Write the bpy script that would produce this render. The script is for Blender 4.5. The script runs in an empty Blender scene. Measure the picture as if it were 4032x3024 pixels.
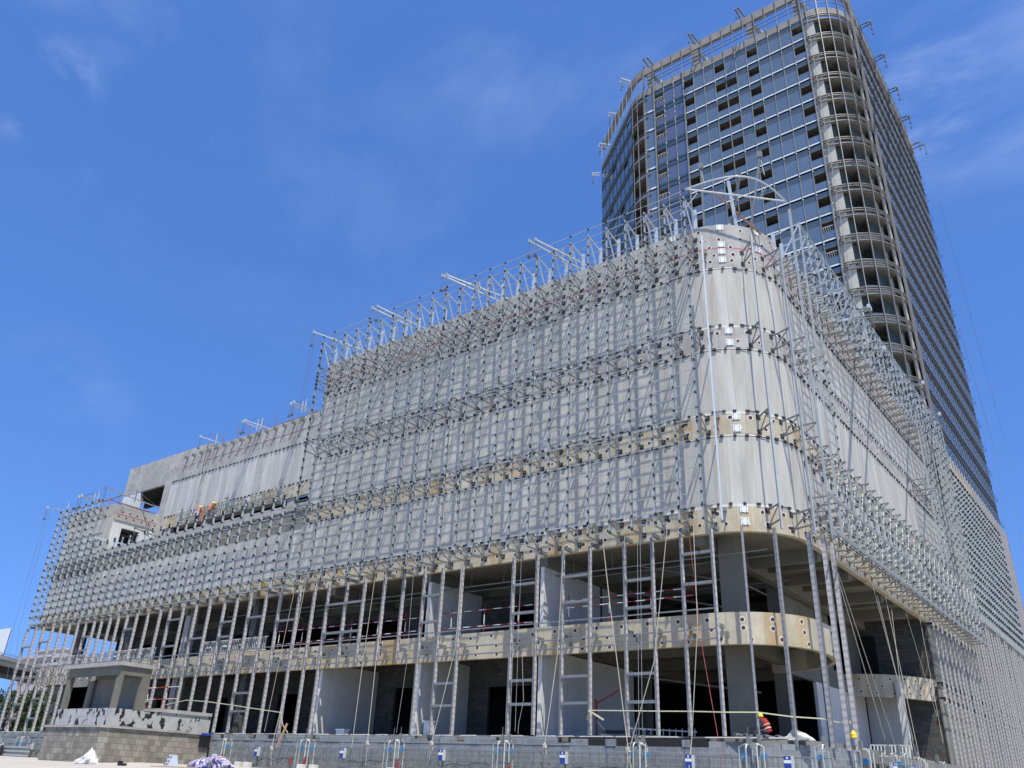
import bpy, math, random
from mathutils import Vector, Matrix
random.seed(7)
SC = bpy.context.scene
# ---------------------------------------------------------------- camera (eye is the origin, z = 0)
F, PITCH, ROLL, YA = 3189.4, .45516697, .04726369, .89785884
def _cam():
    cp, sp = math.cos(PITCH), math.sin(PITCH)
    fw = Vector((0, cp, sp)); up = Vector((0, -sp, cp)); rt = Vector((1, 0, 0))
    r = math.cos(ROLL)*rt + math.sin(ROLL)*up; u = -math.sin(ROLL)*rt + math.cos(ROLL)*up
    M = Matrix(((math.sin(YA), -math.cos(YA), 0), (math.cos(YA), math.sin(YA), 0), (0, 0, 1)))
    return M@fw, M@r, M@u
FW, RT, UP = _cam()
cd = bpy.data.cameras.new('camera'); cam = bpy.data.objects.new('camera', cd); SC.collection.objects.link(cam)
cd.sensor_width = 36; cd.lens = F/4032*36; cd.clip_end = 5000; cd.clip_start = .1
m = Matrix.Identity(4)
for i in range(3): m[i][0] = RT[i]; m[i][1] = UP[i]; m[i][2] = -FW[i]
cam.matrix_world = m; SC.camera = cam
# ---------------------------------------------------------------- sky, sun, exposure
LD = Vector((-.35, .285, -1)).normalized()            # direction the sunlight travels
SEL = math.asin(-LD.z); SAZ = math.atan2(-LD.x, -LD.y)
W = bpy.data.worlds.new('World'); SC.world = W; W.use_nodes = True
def _world():
    nt = W.node_tree; N = nt.nodes; L = nt.links; N.clear()
    out = N.new('ShaderNodeOutputWorld'); bg = N.new('ShaderNodeBackground'); sky = N.new('ShaderNodeTexSky')
    sky.sky_type = 'NISHITA'; sky.sun_disc = False; sky.sun_elevation = SEL; sky.sun_rotation = SAZ
    sky.air_density = 1.0; sky.dust_density = .6; sky.ozone_density = 3.0; sky.altitude = 0
    hs = N.new('ShaderNodeHueSaturation'); hs.inputs['Saturation'].default_value = 1.2; hs.inputs['Value'].default_value = 1.0
    tc = N.new('ShaderNodeTexCoord')
    lift = N.new('ShaderNodeMapping'); lift.inputs['Location'].default_value = (0, 0, .2); lift.inputs['Scale'].default_value = (1, 1, .84)
    nrm = N.new('ShaderNodeVectorMath'); nrm.operation = 'NORMALIZE'
    L.new(tc.outputs['Generated'], lift.inputs[0]); L.new(lift.outputs[0], nrm.inputs[0]); L.new(nrm.outputs[0], sky.inputs[0])
    L.new(sky.outputs[0], hs.inputs['Color'])
    mp = N.new('ShaderNodeMapping'); mp.inputs['Rotation'].default_value = (.35, .5, .75); mp.inputs['Scale'].default_value = (1.6, 3.6, 5.2)
    L.new(tc.outputs['Generated'], mp.inputs[0])
    nz = N.new('ShaderNodeTexNoise'); nz.inputs['Scale'].default_value = 1.25; nz.inputs['Detail'].default_value = 9; nz.inputs['Roughness'].default_value = .6; nz.inputs['Distortion'].default_value = .35
    L.new(mp.outputs[0], nz.inputs['Vector'])
    cr = N.new('ShaderNodeMapRange'); cr.inputs[1].default_value = .43; cr.inputs[2].default_value = .88; cr.interpolation_type = 'SMOOTHSTEP'
    L.new(nz.outputs[0], cr.inputs[0])
    def blob(px, py, rad, gain):
        d = (FW*F + RT*(px-2016) - UP*(py-1512)).normalized()
        dt = N.new('ShaderNodeVectorMath'); dt.operation = 'DOT_PRODUCT'; dt.inputs[1].default_value = d
        L.new(tc.outputs['Generated'], dt.inputs[0])
        r = N.new('ShaderNodeMapRange'); r.interpolation_type = 'SMOOTHSTEP'
        r.inputs[1].default_value = math.cos(rad); r.inputs[2].default_value = 1.0; r.inputs[3].default_value = 0; r.inputs[4].default_value = gain
        L.new(dt.outputs['Value'], r.inputs[0]); return r.outputs[0]
    acc = None
    for a in [(3850, 40, .24, .3), (3560, 380, .09, .7), (150, 330, .07, 1.0), (120, 60, .2, .15), (1250, 250, .4, .06), (2300, 20, .22, .16), (200, 1580, .1, .12), (3900, 1500, .12, .1)]:
        b = blob(*a)
        if acc is None: acc = b
        else:
            ad = N.new('ShaderNodeMath'); ad.operation = 'ADD'; L.new(acc, ad.inputs[0]); L.new(b, ad.inputs[1]); acc = ad.outputs[0]
    mu = N.new('ShaderNodeMath'); mu.operation = 'MULTIPLY'; mu.use_clamp = True; L.new(cr.outputs[0], mu.inputs[0]); L.new(acc, mu.inputs[1])
    mx = N.new('ShaderNodeMixRGB'); mx.inputs[2].default_value = (7.5, 8.6, 10.6, 1)
    tn = N.new('ShaderNodeMixRGB'); tn.blend_type = 'MULTIPLY'; tn.inputs[0].default_value = 1; tn.inputs[2].default_value = (1.12, 1.15, 1.42, 1)
    L.new(hs.outputs[0], tn.inputs[1]); L.new(mu.outputs[0], mx.inputs[0]); L.new(tn.outputs[0], mx.inputs[1])
    bg.inputs['Strength'].default_value = .118
    L.new(mx.outputs[0], bg.inputs[0]); L.new(bg.outputs[0], out.inputs[0])
_world()
sl = bpy.data.lights.new('sun', 'SUN'); sl.energy = 5.0; sl.angle = math.radians(.53); sl.color = (1, .965, .885)
so = bpy.data.objects.new('sun', sl); SC.collection.objects.link(so)
so.rotation_euler = LD.to_track_quat('-Z', 'Y').to_euler()
SC.view_settings.view_transform = 'Standard'; SC.view_settings.look = 'None'; SC.view_settings.gamma = 1; SC.view_settings.exposure = .45
SC.cycles.max_bounces = 6; SC.cycles.diffuse_bounces = 3

# ---------------------------------------------------------------- helpers
def ray(px, py): return (FW*F + RT*(px-2016) - UP*(py-1512))
def onY(px, py, y): d = ray(px, py); return d*(y/d.y)
def onX(px, py, x): d = ray(px, py); return d*(x/d.x)
def onZ(px, py, z): d = ray(px, py); return d*(z/d.z)
V = Vector
class MB:
    def __init__(s): s.v = []; s.f = []; s.m = []
    def quad(s, a, b, c, d, mi=0):
        n = len(s.v); s.v += [tuple(a), tuple(b), tuple(c), tuple(d)]; s.f.append((n, n+1, n+2, n+3)); s.m.append(mi)
    def box(s, x0, x1, y0, y1, z0, z1, mi=0):
        n = len(s.v)
        s.v += [(x0,y0,z0),(x1,y0,z0),(x1,y1,z0),(x0,y1,z0),(x0,y0,z1),(x1,y0,z1),(x1,y1,z1),(x0,y1,z1)]
        for f in ((0,3,2,1),(4,5,6,7),(0,1,5,4),(1,2,6,5),(2,3,7,6),(3,0,4,7)):
            s.f.append(tuple(n+i for i in f)); s.m.append(mi)
        return s
    def bar(s, p, q, w, d=None, side=None, mi=0):
        p = V(p); q = V(q); d = w if d is None else d
        t = (q-p)
        if t.length < 1e-6: return s
        t.normalize()
        if side is None: side = V((0,0,1)).cross(t) if abs(t.z) < .95 else V((1,0,0))
        side = V(side); side = (side - t*side.dot(t)).normalized(); o = t.cross(side)
        n = len(s.v)
        for b in (p, q):
            for i, j in ((-1,-1),(1,-1),(1,1),(-1,1)): s.v.append(tuple(b + side*(i*w/2) + o*(j*d/2)))
        for f in ((0,1,2,3),(7,6,5,4),(0,4,5,1),(1,5,6,2),(2,6,7,3),(3,7,4,0)): s.f.append(tuple(n+i for i in f)); s.m.append(mi)
        return s
    def tube(s, pts, r, k=6, mi=0):
        pts = [V(p) for p in pts]; n0 = len(s.v); prev = None
        for i, p in enumerate(pts):
            t = (pts[min(i+1, len(pts)-1)] - pts[max(i-1, 0)]).normalized()
            a = V((0,0,1)).cross(t) if abs(t.z) < .9 else V((1,0,0)).cross(t)
            if prev is not None:
                a = prev - t*prev.dot(t)
            a.normalize(); prev = a; b = t.cross(a)
            rr = r[i] if isinstance(r, (list, tuple)) else r
            for j in range(k):
                an = 2*math.pi*j/k; s.v.append(tuple(p + a*(rr*math.cos(an)) + b*(rr*math.sin(an))))
        for i in range(len(pts)-1):
            for j in range(k):
                a = n0+i*k+j; b = n0+i*k+(j+1)%k; s.f.append((a, b, b+k, a+k)); s.m.append(mi)
        s.f.append(tuple(n0+j for j in range(k))[::-1]); s.m.append(mi)
        s.f.append(tuple(n0+(len(pts)-1)*k+j for j in range(k))); s.m.append(mi)
        return s
    def prism(s, poly, z0, z1, mi=0):
        n = len(s.v); k = len(poly)
        s.v += [(p[0], p[1], z0) for p in poly] + [(p[0], p[1], z1) for p in poly]
        s.f.append(tuple(range(n, n+k))[::-1]); s.m.append(mi); s.f.append(tuple(range(n+k, n+2*k))); s.m.append(mi)
        for i in range(k):
            j = (i+1) % k; s.f.append((n+i, n+j, n+k+j, n+k+i)); s.m.append(mi)
        return s
    def strip(s, A, B, z0, z1, mi=0):                     # wall between two parallel plan polylines
        for i in range(len(A)-1):
            a, b, c, d = A[i], A[i+1], B[i+1], B[i]
            s.prism([a, b, c, d], z0, z1, mi)
        return s
    def add(s, o, loc=(0,0,0)):
        n = len(s.v); s.v += [(a+loc[0], b+loc[1], c+loc[2]) for a, b, c in o.v]
        s.f += [tuple(n+i for i in f) for f in o.f]; s.m += o.m; return s
    def disc(s, c, nrm, r, k=8, mi=0):
        c = V(c); nrm = V(nrm).normalized(); a = V((0,0,1)).cross(nrm).normalized(); b = nrm.cross(a); n = len(s.v)
        s.v += [tuple(c + a*(r*math.cos(2*math.pi*i/k)) + b*(r*math.sin(2*math.pi*i/k))) for i in range(k)]
        s.f.append(tuple(range(n, n+k))); s.m.append(mi); return s
def build(name, mb, mats, parent=None, label=None, cat=None, group=None, kind=None, smooth=False):
    me = bpy.data.meshes.new(name); loc = V((0,0,0))
    off = parent_base(parent)
    me.from_pydata([(a-off[0], b-off[1], c-off[2]) for a, b, c in mb.v], [], mb.f)
    for mt in (mats if isinstance(mats, (list, tuple)) else [mats]): me.materials.append(mt)
    if isinstance(mats, (list, tuple)) and len(mats) > 1:
        for p, i in zip(me.polygons, mb.m): p.material_index = i
    if smooth:
        for p in me.polygons: p.use_smooth = True
    me.update()
    o = bpy.data.objects.new(name, me); SC.collection.objects.link(o)
    if parent is not None: o.parent = parent
    tag(o, label, cat, group, kind); return o
def parent_base(p):
    v = V((0,0,0))
    while p is not None: v = v + p.location; p = p.parent
    return v
def tag(o, label=None, cat=None, group=None, kind=None):
    if label: o['label'] = label
    if cat: o['category'] = cat
    if group: o['group'] = group
    if kind: o['kind'] = kind
def thing(name, label, cat, loc=(0,0,0), group=None):
    o = bpy.data.objects.new(name, None); SC.collection.objects.link(o); o.location = loc; o.empty_display_size = .2
    tag(o, label, cat, group); return o
def many(name, mbs, mats, parent, lim=100):
    for i, b in enumerate(mbs[:lim]): build(name, b, mats, parent)
    if len(mbs) > lim:
        r = MB()
        for b in mbs[lim:]: r.add(b)
        build(name, r, mats, parent, kind='stuff')

# ---------------------------------------------------------------- materials
def mat(name, col, rough=.8, metal=0, n=None, bump=0, nscale=2., namt=.15, stretch=(1,1,1), panel=None, stain=None, extra=None, spec=.3):
    m = bpy.data.materials.new(name); m.use_nodes = True; nt = m.node_tree; N = nt.nodes; L = nt.links
    bs = N['Principled BSDF']; bs.inputs['Roughness'].default_value = rough; bs.inputs['Metallic'].default_value = metal
    bs.inputs['Specular IOR Level'].default_value = spec
    bs.inputs['Base Color'].default_value = (*col, 1)
    geo = N.new('ShaderNodeNewGeometry'); cur = None
    def rgb(c): r = N.new('ShaderNodeRGB'); r.outputs[0].default_value = (*c, 1); return r.outputs[0]
    def mul(c, fac_out, lo, hi):                          # multiply brightness by map(fac)
        mr = N.new('ShaderNodeMapRange'); mr.inputs[1].default_value = .25; mr.inputs[2].default_value = .75
        mr.inputs[3].default_value = lo; mr.inputs[4].default_value = hi; L.new(fac_out, mr.inputs[0])
        vm = N.new('ShaderNodeVectorMath'); vm.operation = 'SCALE'; L.new(c, vm.inputs[0]); L.new(mr.outputs[0], vm.inputs['Scale']); return vm.outputs[0]
    cur = rgb(col)
    def noise(scale, st, det=5, rg=.6):
        mp = N.new('ShaderNodeMapping'); mp.inputs['Scale'].default_value = st; L.new(geo.outputs['Position'], mp.inputs[0])
        nz = N.new('ShaderNodeTexNoise'); nz.inputs['Scale'].default_value = scale; nz.inputs['Detail'].default_value = det; nz.inputs['Roughness'].default_value = rg
        L.new(mp.outputs[0], nz.inputs['Vector']); return nz.outputs[0]
    if namt: 
        nf = noise(nscale, stretch); cur = mul(cur, nf, 1-namt, 1+namt)
    if panel:                                            # vertical boards: random tone per board and a thin joint
        w, amt, joint = panel
        sx = N.new('ShaderNodeSeparateXYZ'); L.new(geo.outputs['Position'], sx.inputs[0])
        ad = N.new('ShaderNodeMath'); ad.operation = 'ADD'; L.new(sx.outputs[0], ad.inputs[0]); L.new(sx.outputs[1], ad.inputs[1])
        dv = N.new('ShaderNodeMath'); dv.operation = 'DIVIDE'; dv.inputs[1].default_value = w; L.new(ad.outputs[0], dv.inputs[0])
        fl = N.new('ShaderNodeMath'); fl.operation = 'FLOOR'; L.new(dv.outputs[0], fl.inputs[0])
        wn = N.new('ShaderNodeTexWhiteNoise'); wn.noise_dimensions = '1D'; L.new(fl.outputs[0], wn.inputs['W'])
        cur = mul(cur, wn.outputs[0], 1-amt, 1+amt)
        fr = N.new('ShaderNodeMath'); fr.operation = 'FRACT'; L.new(dv.outputs[0], fr.inputs[0])
        lt = N.new('ShaderNodeMath'); lt.operation = 'LESS_THAN'; lt.inputs[1].default_value = joint; L.new(fr.outputs[0], lt.inputs[0])
        mx = N.new('ShaderNodeMixRGB'); mx.blend_type = 'MULTIPLY'; mx.inputs[2].default_value = (.72, .70, .66, 1)
        L.new(lt.outputs[0], mx.inputs[0]); L.new(cur, mx.inputs[1]); cur = mx.outputs[0]
    if stain:                                            # (colour, scale, stretch, lo, hi)
        sc, ss, st, lo, hi = stain
        nf = noise(ss, st, 6, .65)
        mr = N.new('ShaderNodeMapRange'); mr.inputs[1].default_value = lo; mr.inputs[2].default_value = hi; L.new(nf, mr.inputs[0])
        mx = N.new('ShaderNodeMixRGB'); mx.inputs[2].default_value = (*sc, 1); L.new(mr.outputs[0], mx.inputs[0]); L.new(cur, mx.inputs[1]); cur = mx.outputs[0]
    if extra: cur = extra(N, L, geo, cur)
    L.new(cur, bs.inputs['Base Color'])
    if bump:
        bp = N.new('ShaderNodeBump'); bp.inputs['Strength'].default_value = bump; bp.inputs['Distance'].default_value = .02
        L.new(noise(nscale*4, (1,1,1)), bp.inputs['Height']); L.new(bp.outputs[0], bs.inputs['Normal'])
    return m
def brick(w, h, mort, c1, c2, cm):
    def ex(N, L, geo, cur):
        sx = N.new('ShaderNodeSeparateXYZ'); L.new(geo.outputs['Position'], sx.inputs[0])
        ad = N.new('ShaderNodeMath'); ad.operation = 'ADD'; L.new(sx.outputs[0], ad.inputs[0]); L.new(sx.outputs[1], ad.inputs[1])
        cb = N.new('ShaderNodeCombineXYZ'); L.new(ad.outputs[0], cb.inputs[0]); L.new(sx.outputs[2], cb.inputs[1])
        b = N.new('ShaderNodeTexBrick'); b.inputs['Scale'].default_value = 1; b.inputs['Brick Width'].default_value = w; b.inputs['Row Height'].default_value = h
        b.inputs['Mortar Size'].default_value = mort; b.inputs['Color1'].default_value = (*c1, 1); b.inputs['Color2'].default_value = (*c2, 1); b.inputs['Mortar'].default_value = (*cm, 1)
        b.inputs['Mortar Smooth'].default_value = .3; b.inputs['Bias'].default_value = 0
        L.new(cb.outputs[0], b.inputs['Vector'])
        mx = N.new('ShaderNodeMixRGB'); mx.blend_type = 'MULTIPLY'; mx.inputs[0].default_value = 1
        L.new(cur, mx.inputs[1]); L.new(b.outputs['Color'], mx.inputs[2]); return mx.outputs[0]
    return ex
def film(N, L, geo, cur):                                # protective tape printed in pale red bands
    sx = N.new('ShaderNodeSeparateXYZ'); L.new(geo.outputs['Position'], sx.inputs[0])
    wv = N.new('ShaderNodeMath'); wv.operation = 'MULTIPLY'; wv.inputs[1].default_value = 3.1; L.new(sx.outputs[2], wv.inputs[0])
    nz = N.new('ShaderNodeTexNoise'); nz.inputs['Scale'].default_value = .8; L.new(geo.outputs['Position'], nz.inputs['Vector'])
    oi = N.new('ShaderNodeObjectInfo'); a0 = N.new('ShaderNodeMath'); a0.operation = 'MULTIPLY_ADD'; a0.inputs[1].default_value = 7; L.new(oi.outputs['Random'], a0.inputs[0]); L.new(nz.outputs[0], a0.inputs[2])
    a = N.new('ShaderNodeMath'); a.operation = 'ADD'; L.new(wv.outputs[0], a.inputs[0]); L.new(a0.outputs[0], a.inputs[1])
    fr = N.new('ShaderNodeMath'); fr.operation = 'FRACT'; L.new(a.outputs[0], fr.inputs[0])
    lt = N.new('ShaderNodeMath'); lt.operation = 'LESS_THAN'; lt.inputs[1].default_value = .42; L.new(fr.outputs[0], lt.inputs[0])
    mx = N.new('ShaderNodeMixRGB'); mx.inputs[2].default_value = (.37, .325, .31, 1); L.new(lt.outputs[0], mx.inputs[0]); L.new(cur, mx.inputs[1])
    return mx.outputs[0]
M = {}
M['concP'] = mat('pale_concrete', (.46, .44, .37), .9, namt=.12)
M['conc2'] = mat('brown_grey_concrete', (.23, .215, .185), .9, nscale=.6, namt=.22)
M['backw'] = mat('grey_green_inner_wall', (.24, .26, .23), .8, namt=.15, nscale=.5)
M['slabT'] = mat('shaded_slab', (.15, .145, .13), .9, namt=.2)  # slab concrete darkened in its colour for shade behind open windows
M['panel'] = mat('cast_panel', (.405, .39, .335), .85, nscale=1.3, namt=.2, stretch=(1.6,1.6,.22), panel=(.9, .055, .03), bump=.25, stain=((.34,.29,.2), 2.0, (1.6,1.6,.1), .52, .76))
M['panel2'] = mat('cast_panel_pale', (.41, .395, .345), .85, nscale=1.1, namt=.17, stretch=(2,2,.3), panel=(.75, .1, .04), bump=.2)
M['conc'] = mat('concrete', (.335, .32, .28), .9, nscale=.9, namt=.2, stretch=(1,1,1.3), bump=.3, panel=(1.25, .06, .02), stain=((.17,.15,.13), 1.1, (1,1,1.6), .56, .82))
M['concY'] = mat('concrete_stained', (.405, .365, .265), .9, nscale=.9, namt=.2, bump=.3, panel=(1.2, .07, .02), stain=((.36,.22,.06), .45, (1.3,1.3,.35), .49, .70))
M['concG'] = mat('concrete_slab', (.19, .18, .15), .9, nscale=.7, namt=.25, bump=.2)
M['concI'] = mat('shaded_concrete', (.145, .14, .11), .9, nscale=.7, namt=.2, stain=((.16,.14,.11), .6, (1,1,1), .5, .8))  # concrete with interior shade put into its colour
M['plaster'] = mat('white_plaster', (.56, .555, .51), .85, nscale=.8, namt=.1, panel=(.61, .03, .03))
M['dark'] = mat('painted_dark', (.022, .022, .021), .95, namt=.1)  # near-black colour, shade of the insides painted in
M['void'] = mat('painted_unlit', (.011, .012, .014), .95, namt=.1)  # blackest colour, painted in for missing light in openings
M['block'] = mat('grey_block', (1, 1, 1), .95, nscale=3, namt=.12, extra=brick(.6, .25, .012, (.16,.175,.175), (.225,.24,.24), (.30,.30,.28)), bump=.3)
M['blockD'] = mat('shaded_block', (1, 1, 1), .95, nscale=3, namt=.14, extra=brick(.6, .25, .012, (.06,.06,.052), (.10,.095,.085), (.04,.04,.036)), bump=.3)  # block colour darkened to hold the shade indoors
M['blockW'] = mat('brown_block', (1, 1, 1), .95, nscale=1.4, namt=.24, extra=brick(.46, .36, .014, (.17,.155,.12), (.28,.26,.21), (.11,.105,.09)), bump=.5, stain=((.27,.17,.09), .7, (1,1,1), .58, .8))
M['galv'] = mat('galvanised_steel', (.37, .395, .37), .5, .3, nscale=3, namt=.15)
M['galvD'] = mat('dull_steel', (.20, .205, .19), .6, .35, nscale=3, namt=.15)
M['galvW'] = mat('bright_steel', (.54, .56, .54), .4, .35, nscale=3, namt=.08)
M['clamp'] = mat('dark_clamp', (.035, .035, .035), .6, .3, namt=.2)
M['fin'] = mat('bronze_grey_aluminium', (.10, .10, .095), .5, .35, namt=.1)
M['finL'] = mat('pale_aluminium', (.24, .23, .205), .5, .3, namt=.1)
M['film'] = mat('taped_aluminium', (.45, .445, .42), .6, 0, nscale=2, namt=.1, extra=film)
M['alu'] = mat('aluminium', (.21, .215, .205), .5, .4, namt=.1)
M['glass'] = mat('blue_coated_glass', (.26, .30, .29), .07, .7, nscale=.18, namt=.12, stretch=(1,1,.8), spec=.6)
M['glassP'] = mat('violet_coated_glass', (.23, .24, .27), .08, .7, nscale=.15, namt=.12, spec=.6)
M['glassS'] = mat('spandrel_glass', (.15, .19, .18), .12, .75, nscale=.3, namt=.1, spec=.6)
M['strip'] = mat('white_spandrel', (.60, .64, .66), .5, 0, nscale=1, namt=.05)
M['teal'] = mat('teal_glass', (.09, .12, .12), .1, .3, nscale=.4, namt=.3)
M['white'] = mat('white_paint', (.62, .63, .60), .6, 0, namt=.06)
M['red'] = mat('red_paint', (.26, .03, .025), .6, 0, namt=.1)
M['redline'] = mat('red_chalk', (.42, .10, .10), .8, 0, nscale=6, namt=.3)
M['hole'] = mat('tie_hole_rust', (.07, .03, .025), .9, 0, namt=.2)
M['ring'] = mat('tie_hole_mortar', (.60, .56, .48), .9, 0, namt=.15)
M['rope'] = mat('cream_rope', (.36, .335, .26), .9, 0, namt=.1)
M['wire'] = mat('steel_wire', (.10, .10, .11), .7, 0, namt=.1)
M['black'] = mat('black_rubber', (.02, .02, .02), .7, 0, namt=.1)
M['blue'] = mat('blue_plastic', (.03, .22, .42), .5, 0, namt=.1)
M['navy'] = mat('navy_sticker', (.02, .05, .25), .5, 0, namt=.05)
M['yellow'] = mat('yellow_plastic', (.75, .55, .03), .5, 0, namt=.08)
M['vest'] = mat('orange_vest', (.55, .11, .05), .8, 0, namt=.1)
M['redcloth'] = mat('red_coat', (.28, .02, .015), .85, 0, namt=.15)
M['trouser'] = mat('dark_cloth', (.03, .035, .05), .9, 0, namt=.2)
M['skin'] = mat('skin', (.32, .17, .10), .6, 0, namt=.05)
M['tape'] = mat('warning_tape', (.5, .48, .32), .7, 0, nscale=5, namt=.2)
M['ground'] = mat('dusty_concrete', (.36, .335, .29), .95, nscale=.5, namt=.16, bump=.2, stain=((.3,.27,.23), .25, (1,1,1), .5, .8))
M['wood'] = mat('timber', (.42, .27, .15), .8, 0, namt=.2)
M['rail2'] = mat('cream_steel', (.46, .46, .41), .6, 0, namt=.1)
M['leaf'] = mat('leaf', (.025, .05, .014), .7, 0, nscale=1.2, namt=.45)
M['leaf2'] = mat('leaf_light', (.055, .085, .02), .7, 0, nscale=1.5, namt=.35)
M['bark'] = mat('bark', (.10, .075, .05), .9, 0, namt=.3)
M['sack'] = mat('white_sack', (.55, .54, .50), .8, 0, nscale=5, namt=.1, bump=.3)
M['rust'] = mat('rusty_steel', (.22, .10, .06), .8, .2, nscale=4, namt=.3)
def peel(N, L, geo, cur):                                # black waterproofing showing where the render has fallen off
    mp = N.new('ShaderNodeMapping'); mp.inputs['Scale'].default_value = (1.5, 1.5, .95); L.new(geo.outputs['Position'], mp.inputs[0])
    nz = N.new('ShaderNodeTexNoise'); nz.inputs['Scale'].default_value = 1.25; nz.inputs['Detail'].default_value = 5; nz.inputs['Roughness'].default_value = .62; L.new(mp.outputs[0], nz.inputs['Vector'])
    gt = N.new('ShaderNodeMath'); gt.operation = 'GREATER_THAN'; gt.inputs[1].default_value = .56; L.new(nz.outputs[0], gt.inputs[0])
    mx = N.new('ShaderNodeMixRGB'); mx.inputs[2].default_value = (.02, .02, .024, 1); L.new(gt.outputs[0], mx.inputs[0]); L.new(cur, mx.inputs[1]); return mx.outputs[0]
M['peel'] = mat('peeling_render', (.36, .355, .33), .9, nscale=2, namt=.15, extra=peel)
def stripes(N, L, geo, cur):
    mp = N.new('ShaderNodeMapping'); mp.inputs['Rotation'].default_value = (0, .5, .4); L.new(geo.outputs['Position'], mp.inputs[0])
    w = N.new('ShaderNodeTexWave'); w.inputs['Scale'].default_value = .9; w.inputs['Distortion'].default_value = 14; w.inputs['Detail'].default_value = 1.5; w.inputs['Detail Scale'].default_value = 1.2
    L.new(mp.outputs[0], w.inputs[0]); cr = N.new('ShaderNodeValToRGB'); cr.color_ramp.interpolation = 'CONSTANT'
    e = cr.color_ramp.elements; e[0].color = (.05, .07, .2, 1); e[1].position = .2; e[1].color = (.62, .58, .58, 1)
    for p, c in ((.45, (.45, .04, .05, 1)), (.62, (.65, .62, .62, 1)), (.85, (.06, .08, .22, 1))): x = e.new(p); x.color = c
    L.new(w.outputs[0], cr.inputs[0]); return cr.outputs[0]
M['tarp'] = mat('striped_tarpaulin', (.6, .6, .6), .7, 0, extra=stripes)

# ---------------------------------------------------------------- plan of the podium
XB = -13.24; YA_ = 38.; CX, CY, CR = -17.24, 42., 4.
def path(e, x0=-50., y1=81.3, n=14):                       # front face, rounded corner, right face, pushed out by e
    p = [(x0, YA_-e)]
    for i in range(n+1):
        a = math.radians(-90 + 90*i/n); p.append((CX+(CR+e)*math.cos(a), CY+(CR+e)*math.sin(a)))
    p.append((XB+e, y1)); return p
def at_path(s, e):                                         # s metres past the start of the curve
    L = CR*math.pi/2
    if s < 0: return V((CX+s, YA_-e, 0)), V((0,-1,0))
    if s < L:
        a = -math.pi/2 + s/CR; return V((CX+(CR+e)*math.cos(a), CY+(CR+e)*math.sin(a), 0)), V((math.cos(a), math.sin(a), 0))
    return V((XB+e, CY+s-L, 0)), V((1,0,0))
Z0, ZS1, ZS2, ZSF, ZB1, ZB3a, ZB3b, ZB2a, ZB2b, ZPa, ZPT = 2.2, 6.3, 7.8, 11.78, 13.1, 17.1, 18.3, 22.35, 23.65, 27.75, 30.8
# ================================================================ ground
g = MB()
def gz(x, y): return -1.6 + .052*max(0, min(y, 31.8)) if y < 31.8 else .05
ys = [-60, 0] + [i*2 for i in range(1, 16)] + [31.8, 40, 120, 900, 3000]
xs = [-3000, -600] + list(range(-140, 61, 8)) + [300, 3000]
for i in range(len(xs)-1):
    for j in range(len(ys)-1):
        a, b, c, d = xs[i], xs[i+1], ys[j], ys[j+1]
        g.quad((a,c,gz(a,c)), (b,c,gz(b,c)), (b,d,gz(b,d)), (a,d,gz(a,d)))
build('ground', g, M['ground'], kind='structure')

# ================================================================ podium building
pod = thing('podium_building', 'long grey concrete lower building with rounded corner, unfinished walls and open ground floors', 'building', (XB, YA_, 0))
def band(name, za, zb, mt, e=0., t=.3, x0=-50.): build(name, MB().strip(path(e, x0), path(e-t, x0), za, zb), mt, pod)
band('parapet', ZPa, ZPT, M['conc'])
band('floor_band', ZB2a, ZB2b, M['conc']); band('floor_band', ZB3a, ZB3b, M['concY']); band('floor_band', ZSF, ZB1, M['concY'])
for za, zb in ((ZB1, ZB3a), (ZB3b, ZB2a), (ZB2b, ZPa)): band('wall_panel', za, zb, M['panel'], -.035, .25)
# joints: pale mortar line and dark clips
j = MB(); cl = MB()
for z, sg in ((ZPa, -1), (ZB2b, 1), (ZB2a, -1), (ZB3b, 1), (ZB3a, -1), (ZB1, 1)):
    j.strip(path(-.012), path(-.034), z - (.0 if sg > 0 else .1), z + (.1 if sg > 0 else .0))
    s = -32.
    while s < 44:
        P, n = at_path(s, 0); t = V((-n.y, n.x, 0)); P.z = z + sg*.12
        w = random.uniform(.06, .13)
        cl.bar(P - t*w, P + t*w, .09 + random.random()*.06, .12, side=n)
        if random.random() < .35: cl.bar(P + t*w, P + t*w*4, .03, .03, side=n)
        s += random.choice((.55, .62, .7))
build('panel_joint', j, M['ring'], pod); build('panel_clip', cl, M['clamp'], pod)
def holes(zs, s0, s1, step, par, rr=.105, name='tie_hole'):
    h = MB()
    for k, z in enumerate(zs):
        s = s0 + (k % 2)*step*.35
        while s < s1:
            P, n = at_path(s + random.uniform(-.1, .1), 0); P.z = z + random.uniform(-.05, .05)
            r = rr*random.uniform(.85, 1.15)
            h.disc(P + n*.004, n, r*1.45, 10, 0); h.disc(P + n*.009, n, r, 8, 1); s += step*random.uniform(.85, 1.15)
    build(name, h, [M['ring'], M['hole']], par)
holes((30.45, 29.75, 29.2, 28.6, 28.15), -32, 36, 1.25, pod)
holes((23.3, 22.75), -32, 26, 1.5, pod); holes((18.0, 17.45), -32, 26, 1.3, pod); holes((12.75, 12.2), -32, 26, 1.2, pod)
ln = MB().strip(path(.006), path(.001), 29.05, 29.12); build('chalk_line', ln, M['redline'], pod)
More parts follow.
